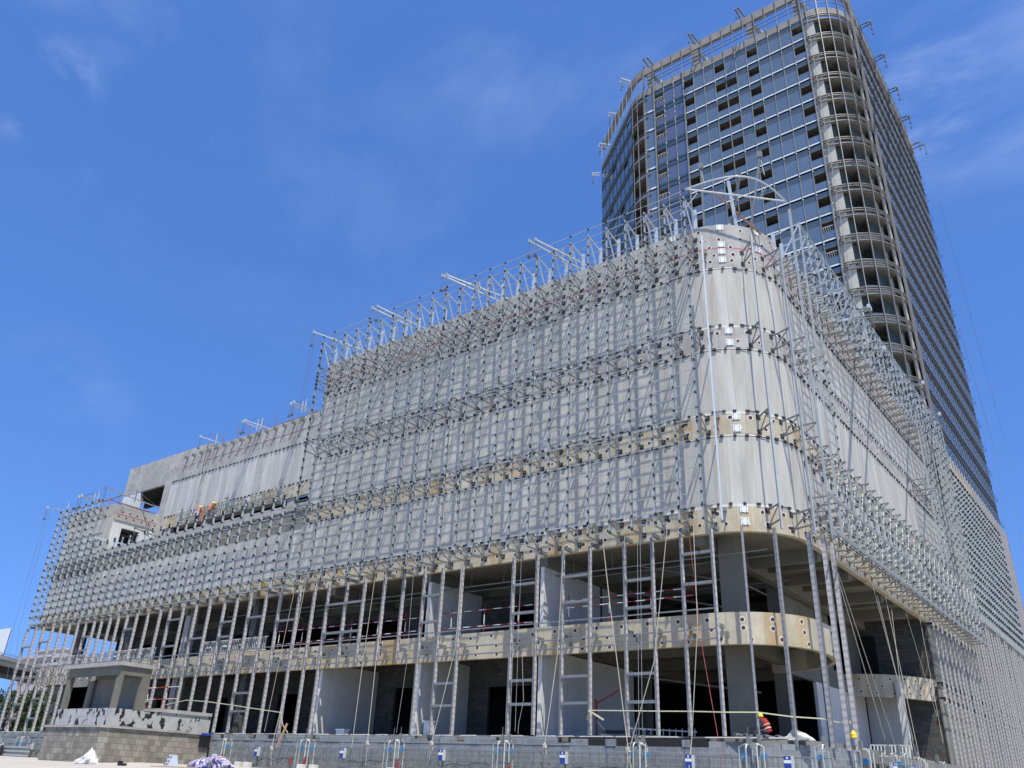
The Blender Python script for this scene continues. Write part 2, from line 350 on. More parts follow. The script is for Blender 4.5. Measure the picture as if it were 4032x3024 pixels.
for s, zz in ((-.9, (30.6,)), (2.1, (30.6, 29.35, 29.15-.3, 27.95+.3, 23.4, 22.65, 18.1, 17.4, 12.95, 12.3)), (4.5, (30.6, 29.35)), (6.6, (30.4, 29.0))):
    for z in zz:                                        # white bolted plates on the corner
        P, n = at_path(s, .02); t = V((-n.y, n.x, 0)); P.z = z; pl = MB().bar(P - t*.21, P + t*.21, .38, .03, side=V((0,0,1)))
        for a in (-.13, .13):
            for b in (-.11, .11): pl.bar(P + t*a + V((0,0,b)), P + t*a + V((0,0,b)) + n*.06, .03, mi=1)
        build('bolted_plate', pl, [M['white'], M['clamp']], pod)
# low left part and its terrace
XL = -90.5
b = MB().box(XL, -50, 38.03, 38.3, ZB1, 16.7); build('wall_panel', b, M['panel2'], pod)
b = MB().box(XL, -50, 38.0, 38.3, ZSF, ZB1); build('floor_band', b, M['concY'], pod)
b = MB().box(XL, -50, 38.02, 38.3, 16.7, 18.3); build('floor_band', b, M['concG'], pod)
b = MB().box(-81.3, -50, 37.9, 38.4, 18.3, 18.82); build('terrace_edge', b, M['conc'], pod)
b = MB().box(-81.3, -49.9, 38.4, 43, 18.4, 18.6).box(XL+.3, -81.3, 38.3, 60, 18.4, 18.6); build('terrace', b, M['concG'], pod)
b = MB().box(XL, -81.3, 38.02, 38.28, 18.3, 22.4); build('wall_panel', b, M['panel2'], pod)
b = MB().box(XL, -81.3, 38.0, 38.3, 22.4, 23.65); build('parapet', b, M['conc'], pod)
b = MB().box(XL, XL+.3, 38.3, 60, ZSF, 23.6); build('end_wall', b, M['panel2'], pod)
# side of the left block, with a dark square opening
def R5(x, y): return x/1.7015, 1500+y/1.7015
o1 = onX(*R5(815, 985), -81.3); o2 = onX(*R5(935, 1015), -81.3)
oy0, oy1, oz1 = o1.y, o2.y, (o1.z+o2.z)/2
b = MB().box(-81.6, -81.3, 38.3, oy0, 18.6, 22.1).box(-81.6, -81.3, oy1, 43.0, 18.6, 22.1).box(-81.6, -81.3, oy0, oy1, oz1, 22.1)
build('side_wall', b, M['plaster'], pod)
b = MB().box(-81.65, -81.22, 38.3, 43.0, 22.1, 23.65); build('parapet', b, M['conc'], pod)
b = MB().box(-86, -82.6, 38.6, 43.5, 18.6, 22.2); build('painted_dark', b, M['void'], pod)  # solid near-black block paints the shade inside the square opening
h = MB()
for y in (38.7, 39.5, 40.3, 41.2, 42.0, 42.7):
    for z in (22.5, 23.0): h.disc((-81.212, y + (z > 22.7)*.3, z), (1,0,0), .1, 8, 0)
h.box(-81.219, -81.208, 38.3, 43, 22.72, 22.78, 1)
build('tie_hole', h, [M['hole'], M['redline']], pod)
# setback upper wall
YS = 42.88
b = MB().box(-90.1, -74.6, YS, YS+.3, 27.2, 30.55).box(-74.6, -50, YS+.02, YS+.3, 27.2, 30.0)
b.box(-74.7, -74.4, YS, YS+3, 27.2, 30.55); build('parapet', b, M['conc'], pod)
b = MB().box(-90.1, -86.4, YS+.02, YS+.3, 18.6, 27.2); build('side_pier', b, M['plaster'], pod)
b = MB().box(-86.4, -81.5, YS+.02, YS+.3, 18.6, 23.95); build('sill_wall', b, M['plaster'], pod)
b = MB().box(-81.5, -80.3, YS, YS+.5, 18.6, 27.2).box(-74.6, -73.9, YS, YS+.32, 23.3, 27.2).box(-65.2, -64.2, YS, YS+.32, 23.3, 27.2); build('column', b, M['conc'], pod)
b = MB().box(-80.3, -74.6, YS+.04, YS+.28, 23.3, 27.2).box(-73.9, -65.2, YS+.04, YS+.28, 23.3, 27.2).box(-64.2, -50, YS+.04, YS+.28, 23.3, 27.2); build('wall_panel', b, M['panel2'], pod)
b = MB().box(-80.3, -50, YS, YS+.3, 22.0, 23.3); build('floor_band', b, M['concY'], pod)
b = MB()
for x in (-79.6, -72.8, -66.0, -59.5): b.box(x, x+1.0, YS+.1, YS+.6, 18.6, 22.0)
build('column', b, M['conc'], pod)
b = MB().box(-80.3, -50, YS+2.5, YS+2.6, 18.6, 22.0).box(-80.3, -50, YS+.6, YS+8, 22.0, 22.1); build('painted_dark', b, M['dark'], pod)  # near-black sheets paint the shade under the setback wall
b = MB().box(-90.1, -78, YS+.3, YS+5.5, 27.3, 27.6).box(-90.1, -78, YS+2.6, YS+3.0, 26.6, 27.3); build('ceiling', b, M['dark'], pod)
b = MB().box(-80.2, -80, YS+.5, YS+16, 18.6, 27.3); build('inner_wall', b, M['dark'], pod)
def tieY(xa, xb, zs, st, y, par, r=.075):
    h = MB()
    for k, z in enumerate(zs):
        x = xa + (k % 2)*st/2
        while x < xb: h.disc((x, y-.004, z), (0,-1,0), r*1.5, 8, 0); h.disc((x, y-.009, z), (0,-1,0), r, 8, 1); x += st*random.uniform(.9, 1.1)
    build('tie_hole', h, [M['ring'], M['hole']], par)
tieY(-89.5, -51, (29.6, 29.0, 28.2), 1.25, YS, pod); tieY(-80, -51, (22.9, 22.4), 1.4, YS, pod); tieY(-90, -51, (12.2, 12.75), 1.3, 38.0, pod)
h = MB()                                                # small anchors with black pads along the setback wall
x = -78.
while x < -50:
    for z, s in ((29.55, .2), (28.75, .13), (23.0, .14), (22.35, .12)):
        h.bar((x, YS, z), (x, YS-.35*(s > .15)-.06, z+.02), s, s*1.3, mi=0 if s > .15 else 1)
    x += 1.37
build('anchor_plate', h, [M['galvD'], M['galv']], pod)
j = MB()
x = -80
while x < -50:
    for z in (27.22, 23.28): j.box(x, x+random.uniform(.1, .4), YS-.05, YS+.02, z-.04, z+.05)
    x += .6
j.box(-80, -50, YS-.006, YS-.001, 28.62, 28.66, 1); build('panel_clip', j, [M['clamp'], M['redline']], pod)
# floors, soffit, roof and the dark insides
FP = [(XL+.3, 38.3), (-17.24, 38.3)] + [(CX+3.7*math.cos(math.radians(a)), CY+3.7*math.sin(math.radians(a))) for a in range(-80, 1, 10)] + [(XB-.3, 81.3), (XL+.3, 81.3)]
def slab(name, poly, za, zb, mt): build(name, MB().prism(poly, za, zb), mt, pod)
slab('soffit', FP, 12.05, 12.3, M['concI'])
FR = [(-50, 38.3)] + FP[1:-1] + [(-50, 81.3)]
slab('roof', FR, 29.6, 29.9, M['concG'])
build('end_wall', MB().box(-50, -49.7, 38.3, 81.3, 12.3, 30.6), M['panel'], pod)
bm = MB()                                               # beams under the soffit
for x in (-82.7, -73.5, -64.3, -55.1, -45.9, -36.7, -27.5, -17.7): bm.box(x-.25, x+.25, 38.3, 62 if x < -20 else 66, 11.3, 12.05)
for y in (44.5, 49.8, 56.5, 62.5): bm.box(-88, -13.6, y-.25, y+.25, 11.4, 12.05)
for y in (47.2, 53, 59.5): bm.box(-88, -13.6, y-.12, y+.12, 11.7, 12.05)
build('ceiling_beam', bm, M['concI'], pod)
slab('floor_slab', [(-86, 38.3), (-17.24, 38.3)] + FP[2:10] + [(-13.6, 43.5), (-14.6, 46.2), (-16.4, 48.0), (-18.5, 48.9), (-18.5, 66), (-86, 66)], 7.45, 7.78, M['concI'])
bm = MB()
for x in (-82.7, -73.5, -64.3, -55.1, -45.9, -36.7, -27.5): bm.box(x-.25, x+.25, 38.3, 62, 6.75, 7.45)
bm.box(-17.95, -17.45, 38.5, 49.8, 6.7, 7.45)
for y in (44.5, 49.8, 56.5, 62.5): bm.box(-86, -18.6, y-.25, y+.25, 6.8, 7.45)
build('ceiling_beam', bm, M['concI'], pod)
# slab edge with its rounded end, then the recess edge and the second rounded balcony
A = path(0, -88.)[:-1]; A = A[:-1] + [(CX+4, CY), (-13.2, 43.7), (-13.5, 45.4), (-14.4, 47.0), (-16.0, 48.4), (-18.3, 49.0)]
def inset(P, t):
    o = []
    for i, p in enumerate(P):
        a = V((*P[max(i-1, 0)], 0)); c = V((*P[min(i+1, len(P)-1)], 0)); d = (c-a).normalized(); n = V((d.y, -d.x, 0)); o.append((p[0]-n.x*t, p[1]-n.y*t))
    return o
build('slab_edge', MB().strip(A, inset(A, .3), ZS1, ZS2), M['concY'], pod)
B2 = [(-18.3, 48.9), (-18.3, 62.3), (-17.3, 62.5), (-16.0, 63.1), (-14.8, 64.3), (-13.9, 65.9), (-13.4, 67.4), (-13.3, 69)]
build('slab_edge', MB().strip(B2[:2], inset(B2, .3)[:2], 6.6, ZS2), M['concI'], pod)
build('slab_edge', MB().strip(B2[1:], inset(B2, .3)[1:], ZS1, ZS2), M['concY'], pod)
slab('floor_slab', [(-18.5, 62.6), (-17.3, 62.8), (-16.1, 63.4), (-15.0, 64.5), (-14.1, 66), (-13.6, 67.4), (-13.6, 70), (-18.5, 70)], 7.3, 7.7, M['concI'])
h = MB()                                                # tie holes of slab edges
def hline(P, zs, step, r=.1):
    for k, z in enumerate(zs):
        acc = (k % 2)*step/2
        for i in range(len(P)-1):
            a = V((*P[i], 0)); c = V((*P[i+1], 0)); L = (c-a).length; d = (c-a)/L; n = V((d.y, -d.x, 0))
            while acc < L:
                q = a + d*acc + V((0,0,z+random.uniform(-.06, .06))); h.disc(q+n*.004, n, r*1.5, 10, 0); h.disc(q+n*.009, n, r, 8, 1); acc += step*random.uniform(.85, 1.15)
            acc -= L
hline(A, (7.5, 7.0, 6.55), 1.55); hline(B2[1:], (7.5, 7.05, 6.6), 1.05, .085)
build('tie_hole', h, [M['ring'], M['hole']], pod)
# ground floor slab and walls
slab('floor_slab', [(-90.5, 37.4), (-17.2, 37.4), (-15.2, 37.8), (-13.6, 39.2), (-12.8, 41), (-12.6, 43.6), (-18.3, 49), (-18.3, 82), (-90.5, 82)], 1.9, 2.18, M['concG'])
slab('floor_slab', [(-18.3, 49), (-12.6, 43.6), (-12.6, 122), (-18.3, 122)], 1.6, 2.16, M['concG'])
for x, yl, za, zb in ((-45.9, 43.6, Z0, 6.7), (-36.7, 43.0, Z0, 6.7), (-27.5, 48.5, Z0, 6.7), (-36.4, 43.5, ZS2, 11.3), (-27.5, 47.5, ZS2, 11.3)):
    build('partition_wall', MB().box(x-.25, x, 38.35, yl, za, zb), M['plaster'], pod)
bw = MB()                                               # rough block walls at the back, pierced by door openings
def pierced(x0, x1, y, za, zb, doors):
    x = x0
    for a, c, hh in doors:
        bw.box(x, a, y, y+.2, za, zb); bw.box(a, c, y, y+.2, za+hh, zb); x = c
    bw.box(x, x1, y, y+.2, za, zb)
pierced(-86, -45.9, 44.2, Z0, 7.4, [(-84.5, -82.5, 3.2), (-76, -72.8, 3.4), (-66.5, -64.8, 3.2), (-58, -55, 3.3), (-53.5, -48.2, 3.4)])
pierced(-45.9, -36.7, 43.8, Z0, 7.4, [(-44.3, -41.6, 3.4), (-40.2, -37.6, 3.4)])
pierced(-36.7, -27.5, 43.2, Z0, 7.4, [(-35.2, -28.3, 3.2)])
pierced(-84, -36.7, 44.5, ZS2, 12, [(-82, -79, 2.9), (-77, -73, 2.9), (-66, -63, 2.9), (-61, -52, 2.9), (-50.5, -44.5, 2.9), (-43, -38.2, 2.9)])
pierced(-36.7, -27.5, 44.5, ZS2, 12, [(-34.5, -30.5, 2.9)])
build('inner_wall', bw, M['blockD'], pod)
b = MB().box(-90, -18.6, 61.5, 61.7, 1.9, 12.2).box(-86, -85.8, 44.2, 62, 1.9, 12.2).box(-90, -27.7, 49, 49.1, 1.9, 12.2)  # near-black sheets painted as the shade deep in the halls
build('shade_backdrop', b, M['void'], pod)
for x, y, s in ((-16.9, 40.35, .95), (-18.2, 49.9, .8), (-18.6, 57.5, .7), (-27.6, 50, .8), (-24, 57, .8)):
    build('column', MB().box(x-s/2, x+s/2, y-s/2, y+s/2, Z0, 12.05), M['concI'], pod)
for x in (-82.7, -73.5, -64.3, -55.1):
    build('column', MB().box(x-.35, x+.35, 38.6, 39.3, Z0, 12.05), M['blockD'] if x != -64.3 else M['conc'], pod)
build('partition_wall', MB().box(-18.28, -15.9, 66.76, 66.88, Z0, 7.2), M['plaster'], pod)
# right hand recess
b = MB().box(-18.5, -18.3, 56.0, 62.6, Z0, 6.6).box(-18.5, -18.3, 62.6, 66.5, Z0, 7.4); build('partition_wall', b, M['plaster'], pod)
b = MB().box(-18.5, -18.3, 50.5, 60, ZS2, 12.05).box(-18.5, -18.3, 64, 66.6, ZS2, 12.05); build('inner_wall', b, M['concI'], pod)
b = MB().box(-18.4, -13.4, 66.9, 67.1, Z0, 7.3).box(-18.4, -13.4, 66.9, 67.1, ZS2, 12.05); build('inner_wall', b, M['blockD'], pod); build('painted_opening', MB().box(-18.3, -17.1, 66.8, 66.89, ZS2, 11.0), M['void'], pod)  # opening is a black panel on the wall, its shade painted
b = MB().box(-15.35, -14.95, 63.5, 63.9, Z0, 7.3); build('column', b, M['plaster'], pod)
b = MB().box(-13.6, -13.35, 67.2, 81.3, Z0, 11.78); build('side_wall', b, M['concG'], pod)
b = MB().box(-18.3, -13.4, 44, 122, 1.5, 1.6); build('foundation', b, M['concG'], pod)
# pipes hung under the ceilings
p = MB()
for y, z in ((39.5, 11.0), (41.2, 11.15), (46, 10.9)): p.tube([(-60, y, z), (-14.5-(y-39)*.2, y, z)], .04)
p.tube([(-30, 39.5, 11.0), (-22, 39.5, 11.0), (-18.5, 46, 10.9), (-18.5, 60, 10.9)], .05)
p.tube([(-24, 42, 10.2), (-19, 52, 10.2)], .07); p.tube([(-24, 42, 5.6), (-20.5, 52, 5.6)], .07)
for i in range(18): p.tube([(-60+i*2.6, 39.5, 11.0), (-60+i*2.6, 39.5, 11.9)], .015)
build('hung_pipe', p, M['galvD'], pod)
# ================================================================ steel lattices for the cladding
def clampmb(mb, P, n, t, s=1):
    vz = random.uniform(.07, .15)*s; mb.bar(P + n*.05 - V((0,0,vz)), P + n*.05 + V((0,0,vz*.8)), .07*s, .07*s, side=t)
    for k in range(2):
        o = V((random.uniform(-.03, .03), random.uniform(-.03, .03), random.uniform(-.05, .05)))
        mb.bar(P + o - t*random.uniform(.05, .1)*s, P + o + t*random.uniform(.05, .1)*s, random.uniform(.08, .15)*s, random.uniform(.08, .14)*s, side=n)
def bracket(P, n, zlo, zhi, e):                           # two arms, a brace and wall plates
    b = MB(); A_ = V((P.x, P.y, zhi)); B_ = V((P.x, P.y, zlo)); t = V((-n.y, n.x, 0))
    w = n*(e-.04)
    b.bar(A_, A_ + w, .05, .08, side=t); b.bar(B_, B_ + w, .05, .08, side=t); b.bar(B_ + n*.05, A_ + w, .04, .06, side=t)
    for q in (A_, B_): b.bar(q - V((0,0,.14)), q + V((0,0,.14)), .24, .05, side=t, mi=1)
    return b
# --- tall front lattice
E1 = 1.3
UX = [-49.62 + i*1.378 for i in range(25)]
UX[-1] = -16.62
lat = thing('steel_lattice', 'tall galvanised steel grid of uprights and thin rails standing off the front wall', 'lattice', (-33, YA_-E1, 12))
ups, clm, rails, brs, tops = [], MB(), [], [], []
for i, x in enumerate(UX):
    e = E1; zb = 12.1; zt = 32.35
    P = V((x, YA_-e, 0)); u = MB(); z = zb; k = 0
    while z < zt-.1:                                       # lengths joined end to end
        z2 = min(zt, z + random.choice((2.7, 3.4, 4.1))); dx = random.uniform(-.012, .012)
        u.box(x-.048+dx, x+.04+dx, YA_-e-.06, YA_-e+.06, z, z2-.02); u.box(x+.04+dx, x+.05+dx, YA_-e-.064, YA_-e+.02, z, z2-.02, 1); z = z2  # dark side of each upright painted in by a second material
    ups.append(u)
    for za, zc in ((12.15, 12.9), (17.25, 18.1), (22.5, 23.4), (28.0, 28.7), (29.2, 29.9)):
        brs.append(bracket(V((x, YA_, 0)), V((0,-1,0)), za, zc, e))
    tb = MB(); c = V((x, YA_-e, zt-.1))                    # head frame over the parapet: raking strut, level arm, rear post
    tb.bar(c, (x, YA_-.1, 29.9), .06, .08, side=(1,0,0)); tb.bar(c, (x, YA_-.1+.35, 31.9), .06, .06, side=(1,0,0))
    tb.bar((x, YA_+.2, ZPT), (x, YA_+.2, 32.1 + random.uniform(-.1, .25)), .09, .22, side=(0,1,0)); tops.append(tb)
many('upright', ups, [M['galv'], M['galvD']], lat); many('bracket', brs, [M['galvD'], M['clamp']], lat, 100)
many('head_frame', tops, M['galvW'], lat)
rz = [12.2]
while rz[-1] < 32.2: rz.append(rz[-1] + .685)
rz += [12.85, 17.6, 18.35, 22.75, 23.5, 28.3, 29.0]
for z in rz:
    r = MB()
    for i in range(24):
        dz = (random.choice((0, 0, .0, .12, -.12)) if z < 30 else 0); f = M
        a = V((UX[i]+.03, YA_-E1-.03, z+dz)); c = V((UX[i+1]-.03, YA_-E1-.03, z+dz+random.uniform(-.02, .02)))
        if i == 23 and z > 27.5: pass
        r.bar(a, c, .033, .033)
        if z in rz[:30] or random.random() < .5: clampmb(clm, c + V((.03, 0, 0)), V((0,-1,0)), V((1,0,0)), .68)
        if i == 0: clampmb(clm, a, V((0,-1,0)), V((1,0,0)), .9)
    rails.append(r)
many('rail', rails, M['galv'], lat); build('pipe_clamp', clm, M['clamp'], lat, kind='stuff')
rl = MB()
for k in range(9):
    i = random.randrange(6, 24); z = random.choice((28.6, 22.9, 17.8)); rl.bar((UX[i]-1.2, YA_-.5, z), (UX[i]+.1, YA_-1.2, z+.1), .05)
build('loose_tube', rl, M['galvW'], lat)
# --- low left lattice: deep flat members close together
E2 = .95
lat = thing('steel_lattice', 'dense low grid of deep flat grey steel members on the left front wall', 'lattice', (-70, YA_-E2, 12))
LX = []; x = -90.6
while x < -50.4: LX.append(x); x += 1.345
ups, clm, brs, rails = [], MB(), [], []
for i, x in enumerate(LX):
    zt = 23.9 if x < -81.2 else 19.2
    u = MB(); z = 12.1
    while z < zt-.05:                                       # each length hangs from the rail and narrows upward
        z2 = min(zt, z+.69); n = len(u.v)
        w1, w2 = .10, .035; y0 = YA_-E2-.06; y1 = YA_-E2+.05
        u.v += [(x-w1,y0,z),(x+w1,y0,z),(x+w1,y1,z),(x-w1,y1,z),(x-w2,y0,z2),(x+w2,y0,z2),(x+w2,y1,z2),(x-w2,y1,z2)]
        for f in ((0,3,2,1),(4,5,6,7),(0,1,5,4),(1,2,6,5),(2,3,7,6),(3,0,4,7)): u.f.append(tuple(n+q for q in f)); u.m.append(0)
        clampmb(clm, V((x, y0-.03, z2)), V((0,-1,0)), V((1,0,0)), .85); z = z2
    ups.append(u)
    for za, zc in ((12.15, 12.9), (17.0, 18.0)) + (((22.5, 23.4),) if x < -81.2 else ()):
        brs.append(bracket(V((x, YA_, 0)), V((0,-1,0)), za, zc, E2))
many('upright', ups, M['galv'], lat); many('bracket', brs, [M['galvD'], M['clamp']], lat)
z = 12.1
while z < 24:
    xr = -50.0 if z < 18.6 else -81.3
    rails.append(MB().bar((XL-.2, YA_-E2+.08, z), (xr, YA_-E2+.08, z), .05, .06, side=(0,0,1))); z += .69
many('rail', rails, M['galv'], lat); build('pipe_clamp', clm, M['clamp'], lat, kind='stuff')
cp = MB(); x = -90.5                                       # angle posts around the left end
for y in (37.2, 39, 41, 43):
    cp.bar((XL-.5, y, 12.1), (XL-.5, y, 23.9), .08)
for z in [12.1 + .69*k for k in range(18)]: cp.bar((XL-.5, 37.1, z), (XL-.5, 44, z), .05); cp.bar((XL-.5, 37.1, z), (XL, 38, z), .05)
build('end_frame', cp, M['galv'], lat)
# --- right hand lattice
E3 = 1.45
lat = thing('steel_lattice', 'bright galvanised steel grid with triangular brackets along the right side wall', 'lattice', (XB+E3, 60, 12))
ups, clm, rails, brs, tops = [], MB(), [], [], []
SY = [42.9 + 1.46*i for i in range(27)]
def zrange(y): return [(11.9, 32.3)] if y < 44.6 or y > 68.6 else [(11.9, 16.6), (27.4, 32.3)]
for i, y in enumerate(SY):
    u = MB(); X = XB+E3
    for za, zb in zrange(y):
        z = za
        while z < zb-.1:
            z2 = min(zb, z + random.choice((2.1, 2.8, 3.5))); dy = random.uniform(-.02, .02)
            u.box(X-.055, X+.055, y-.03+dy, y+.03+dy, z, z2-.02); z = z2
    ups.append(u)
    for za, zc in ((12.15, 12.95), (13.6, 14.4), (16.4, 17.2), (22.5, 23.4), (28.0, 28.7), (29.3, 30.0)):
        if any(a-.2 < za < c for a, c in zrange(y)): brs.append(bracket(V((XB, y, 0)), V((1,0,0)), za, zc, E3))
    tb = MB()
    tb.bar((X, y, 32.2), (XB+.1, y, 29.9), .06, .08, side=(0,1,0)); tb.bar((X, y, 32.2), (XB-.35, y, 31.9), .06, .06, side=(0,1,0))
    tb.bar((XB-.25, y, ZPT), (XB-.25, y, 32.2), .22, .09, side=(1,0,0)); tops.append(tb)
many('upright', ups, M['galv'], lat); many('bracket', brs, [M['galvD'], M['clamp']], lat); many('head_frame', tops, M['galvW'], lat)
z = 12.0; k = 0
while z < 32.3:
    r = MB()
    for i in range(len(SY)-1):
        a, c = SY[i], SY[i+1]
        if not (any(p <= z <= q for p, q in zrange(a)) and any(p <= z <= q for p, q in zrange(c))): continue
        r.bar((XB+E3+.03, a, z), (XB+E3+.03, c, z + random.uniform(-.05, .05)), .036)
        if random.random() < .6: clampmb(clm, V((XB+E3+.03, c, z)), V((1,0,0)), V((0,1,0)), .65)
        if random.random() < .15: clampmb(clm, V((XB+E3-.2, c, z+.2)), V((1,0,0)), V((0,1,0)), .8)
    if r.v: rails.append(r)
    z += .685
many('rail', rails, M['galv'], lat)
d = MB()                                                   # diagonal stays and the deep lower catwalk frame
for i in range(len(SY)-1):
    y = SY[i]
    for z in (12.1, 14.2) : d.bar((XB+E3, y, z), (XB+E3-.1, y+1.46, z+2.0), .045)
    d.bar((XB+E3, y, 32.2), (XB+E3, y+1.46, 32.2), .06)
    if y < 46 or y > 67: d.bar((XB+E3, y, 20), (XB+.4, y, 22), .05)
for z in (12.0, 12.12, 13.9, 14.02): d.bar((XB+E3+.08, 41, z), (XB+E3+.08, 81, z), .06)
build('stay', d, M['galv'], lat); build('pipe_clamp', clm, M['clamp'], lat, kind='stuff')
# --- lattice on the tower base, partly faced with grey clips
lat = thing('steel_lattice', 'dense grey grid patch full of dark clips low on the tower side', 'lattice', (XB+.9, 100, 15))
ups, clm, rails = [], MB(), []
y = 86.5
while y < 113:
    u = MB(); z = 15.2
    while z < 29.4:
        n = len(u.v); X = XB+.6; z2 = z+.9
        u.v += [(X-.12,y-.16,z),(X+.12,y-.16,z),(X+.12,y+.16,z),(X-.12,y+.16,z),(X-.1,y-.06,z2),(X+.1,y-.06,z2),(X+.1,y+.06,z2),(X-.1,y+.06,z2)]
        for f in ((0,3,2,1),(4,5,6,7),(0,1,5,4),(1,2,6,5),(2,3,7,6),(3,0,4,7)): u.f.append(tuple(n+q for q in f)); u.m.append(0)
        clampmb(clm, V((XB+.72, y, z2)), V((1,0,0)), V((0,1,0)), 1.25); z = z2
    ups.append(u); y += 1.1
z = 15.2
while z < 30: rails.append(MB().box(XB+.5, XB+.58, 86, 113, z-.05, z+.05)); z += .9
many('upright', ups, M['galv'], lat); many('rail', rails, M['galv'], lat); build('pipe_clamp', clm, M['clamp'], lat, kind='stuff')

# ================================================================ tubes standing round the rounded corner
for s, e, za, zb, lab in ((1.15, 1.3, 12.0, 29.2, 'white steel tube standing left of centre in front of the rounded corner'),
                     (3.3, 1.3, 11.6, 29.2, 'white steel tube with triangular brackets at the middle of the rounded corner'),
                     (4.75, 1.35, 11.6, 28.6, 'grey steel tube right of the two white corner tubes, nearest the right side grid'),
                     (5.9, 1.4, 11.6, 32.4, 'tall grey steel tube where the rounded corner meets the right side grid')):
    P, n = at_path(s, e); t = thing('corner_tube', lab, 'steel tube', (P.x, P.y, za), 'tubes round the rounded corner')
    T = V((-n.y, n.x, 0)); build('tube', MB().bar((P.x, P.y, za), (P.x, P.y, zb), .085, .12, side=T), M['galvW'] if s < 2 else M['galv'], t)
    W0, _ = at_path(s, 0)
    for a, c in ((12.1, 12.9), (17.25, 18.1), (22.5, 23.4), (28.0, 28.8)):
        if s > 2: build('bracket', bracket(W0, n, a, c, e), [M['galvD'], M['clamp']], t)
        else: build('bracket', MB().bar((W0.x, W0.y, a+.1), V((W0.x, W0.y, a+.1))+n*1.2, .06).bar((W0.x, W0.y, c), V((W0.x, W0.y, c))+n*.2, .2), M['galvD'], t)
# bowed roof frame above the corner
t = thing('roof_frame', 'white bowed tube and straight chord with props standing on the rounded corner roof', 'steel frame', (-15.5, 39.5, 30.8))
def zq(x, y): return 2600+x/2.115, 650+y/2.115
P = [onY(*zq(180, 205), 37.0)]
cL = onY(*zq(210, 200), 37.2); cR = onY(*zq(1045, 302), 41.2)
if abs(cR.x + 12) > 1.2: cR = V((-12.0, 41.5, cR.z))
build('chord', MB().tube([cL, cR], .055), M['galvW'], t)
arc = []
for i in range(13):
    f = i/12; q = cL.lerp(cR, f); bulge = math.sin(math.pi*f); arc.append(q + V((.75, -.75, 0)).normalized()*(-1.0*bulge)*-1.5 + V((0,0,.2*bulge)))
build('bow', MB().tube(arc, .05), M['galvW'], t)
mid = cL.lerp(cR, .5)
build('prop', MB().bar((mid.x-.3, mid.y+.6, 30.2), (mid.x-.5, mid.y+.3, 34.6), .16), M['galvW'], t)
build('prop', MB().bar((mid.x-1.4, mid.y+1.5, 30.2), (mid.x+.3, mid.y+.4, 35.2), .14), M['galvD'], t)
build('prop', MB().bar((mid.x-1.6, mid.y+.3, 34.4), (mid.x+1.0, mid.y+.8, 30.2), .1), M['rust'], t)
build('stay', MB().tube([(mid.x-3.2, mid.y-1.2, 32.2), (mid.x-2.1, mid.y-.9, 33.6)], .03).tube([arc[9], (mid.x+1, mid.y+1, 32.9)], .03), M['galvW'], t)
# ================================================================ tower
YT = 81.3; ZG = 92.85; ST = 3.57; TX = [-18.3 - 1.58*i for i in range(16)]
tw = thing('tower_building', 'tall glass tower under construction with open rounded corner rising behind the podium', 'building', (XB, YT, 0))
LA = (-41.5, YT+5.5)
def tpath(e, part='all'):                                  # slanted end, small curve, front, big curve, side
    P = []
    d = V((math.cos(math.radians(140)), math.sin(math.radians(140)), 0)); n = V((-d.y, d.x, 0))*-1
    n = V((-math.sin(math.radians(40)), -math.cos(math.radians(40)), 0))
    c = V((LA[0]+5.5*math.cos(math.radians(-130)), LA[1]+5.5*math.sin(math.radians(-130)), 0))
    E_ = c + d*14.0
    P.append((E_.x+n.x*e, E_.y+n.y*e))
    for i in range(7):
        a = math.radians(-130+40*i/6); P.append((LA[0]+(5.5+e)*math.cos(a), LA[1]+(5.5+e)*math.sin(a)))
    for i in range(13):
        a = math.radians(-90+90*i/12); P.append((-18.3+(5.06+e)*math.cos(a), YT+5.06+(5.06+e)*math.sin(a)))
    P.append((XB+e, 122.))
    if part == 'corner': return P[8:21]
    return P
core = [(p[0], p[1]) for p in tpath(-1.6)]; core += [(-30, 122), (-54, 104)]
levels = [ZG - ST*k for k in range(18)]                    # 92.85 ... 32.2
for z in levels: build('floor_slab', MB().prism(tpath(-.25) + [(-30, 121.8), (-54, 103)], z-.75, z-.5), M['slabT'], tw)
build('inner_core', MB().prism([(-52.5, 92.5), (-43.6, 84.4), (-41, 82.7), (-20.5, 82.7), (-19, 86.5), (-15.6, 91), (-15.6, 120), (-30, 120), (-52, 103)], 2, 92.3), M['dark'], tw)  # core coloured near black as the shade behind open windows
s = MB().strip(tpath(-.02), tpath(-.3), ZG+.05, 94.1); build('parapet', s, M['conc2'], tw)
s = MB().strip(tpath(-.02), tpath(-.5), 97.3, 98.6); build('roof_beam', s, M['conc2'], tw)
for x in (-41, -33.6, -25.3, -18.8):
    build('roof_column', MB().box(x-.45, x+.45, YT+.1, YT+.8, 92, 97.3), M['conc2'], tw)
    build('roof_brace', MB().bar((x+.5, YT+.6, 96.7), (x+2.2, YT+3.5, 93.5), .5, .4), M['plaster'], tw)
for y in (90.5, 99, 108, 117): build('roof_column', MB().box(XB-.8, XB-.1, y-.45, y+.45, 92, 96.7), M['conc'], tw)
build('roof_slab', MB().prism([(p[0], p[1]) for p in tpath(-2.5)] + [(-30, 121), (-52, 103)], 92.6, 93.0), M['concG'], tw)
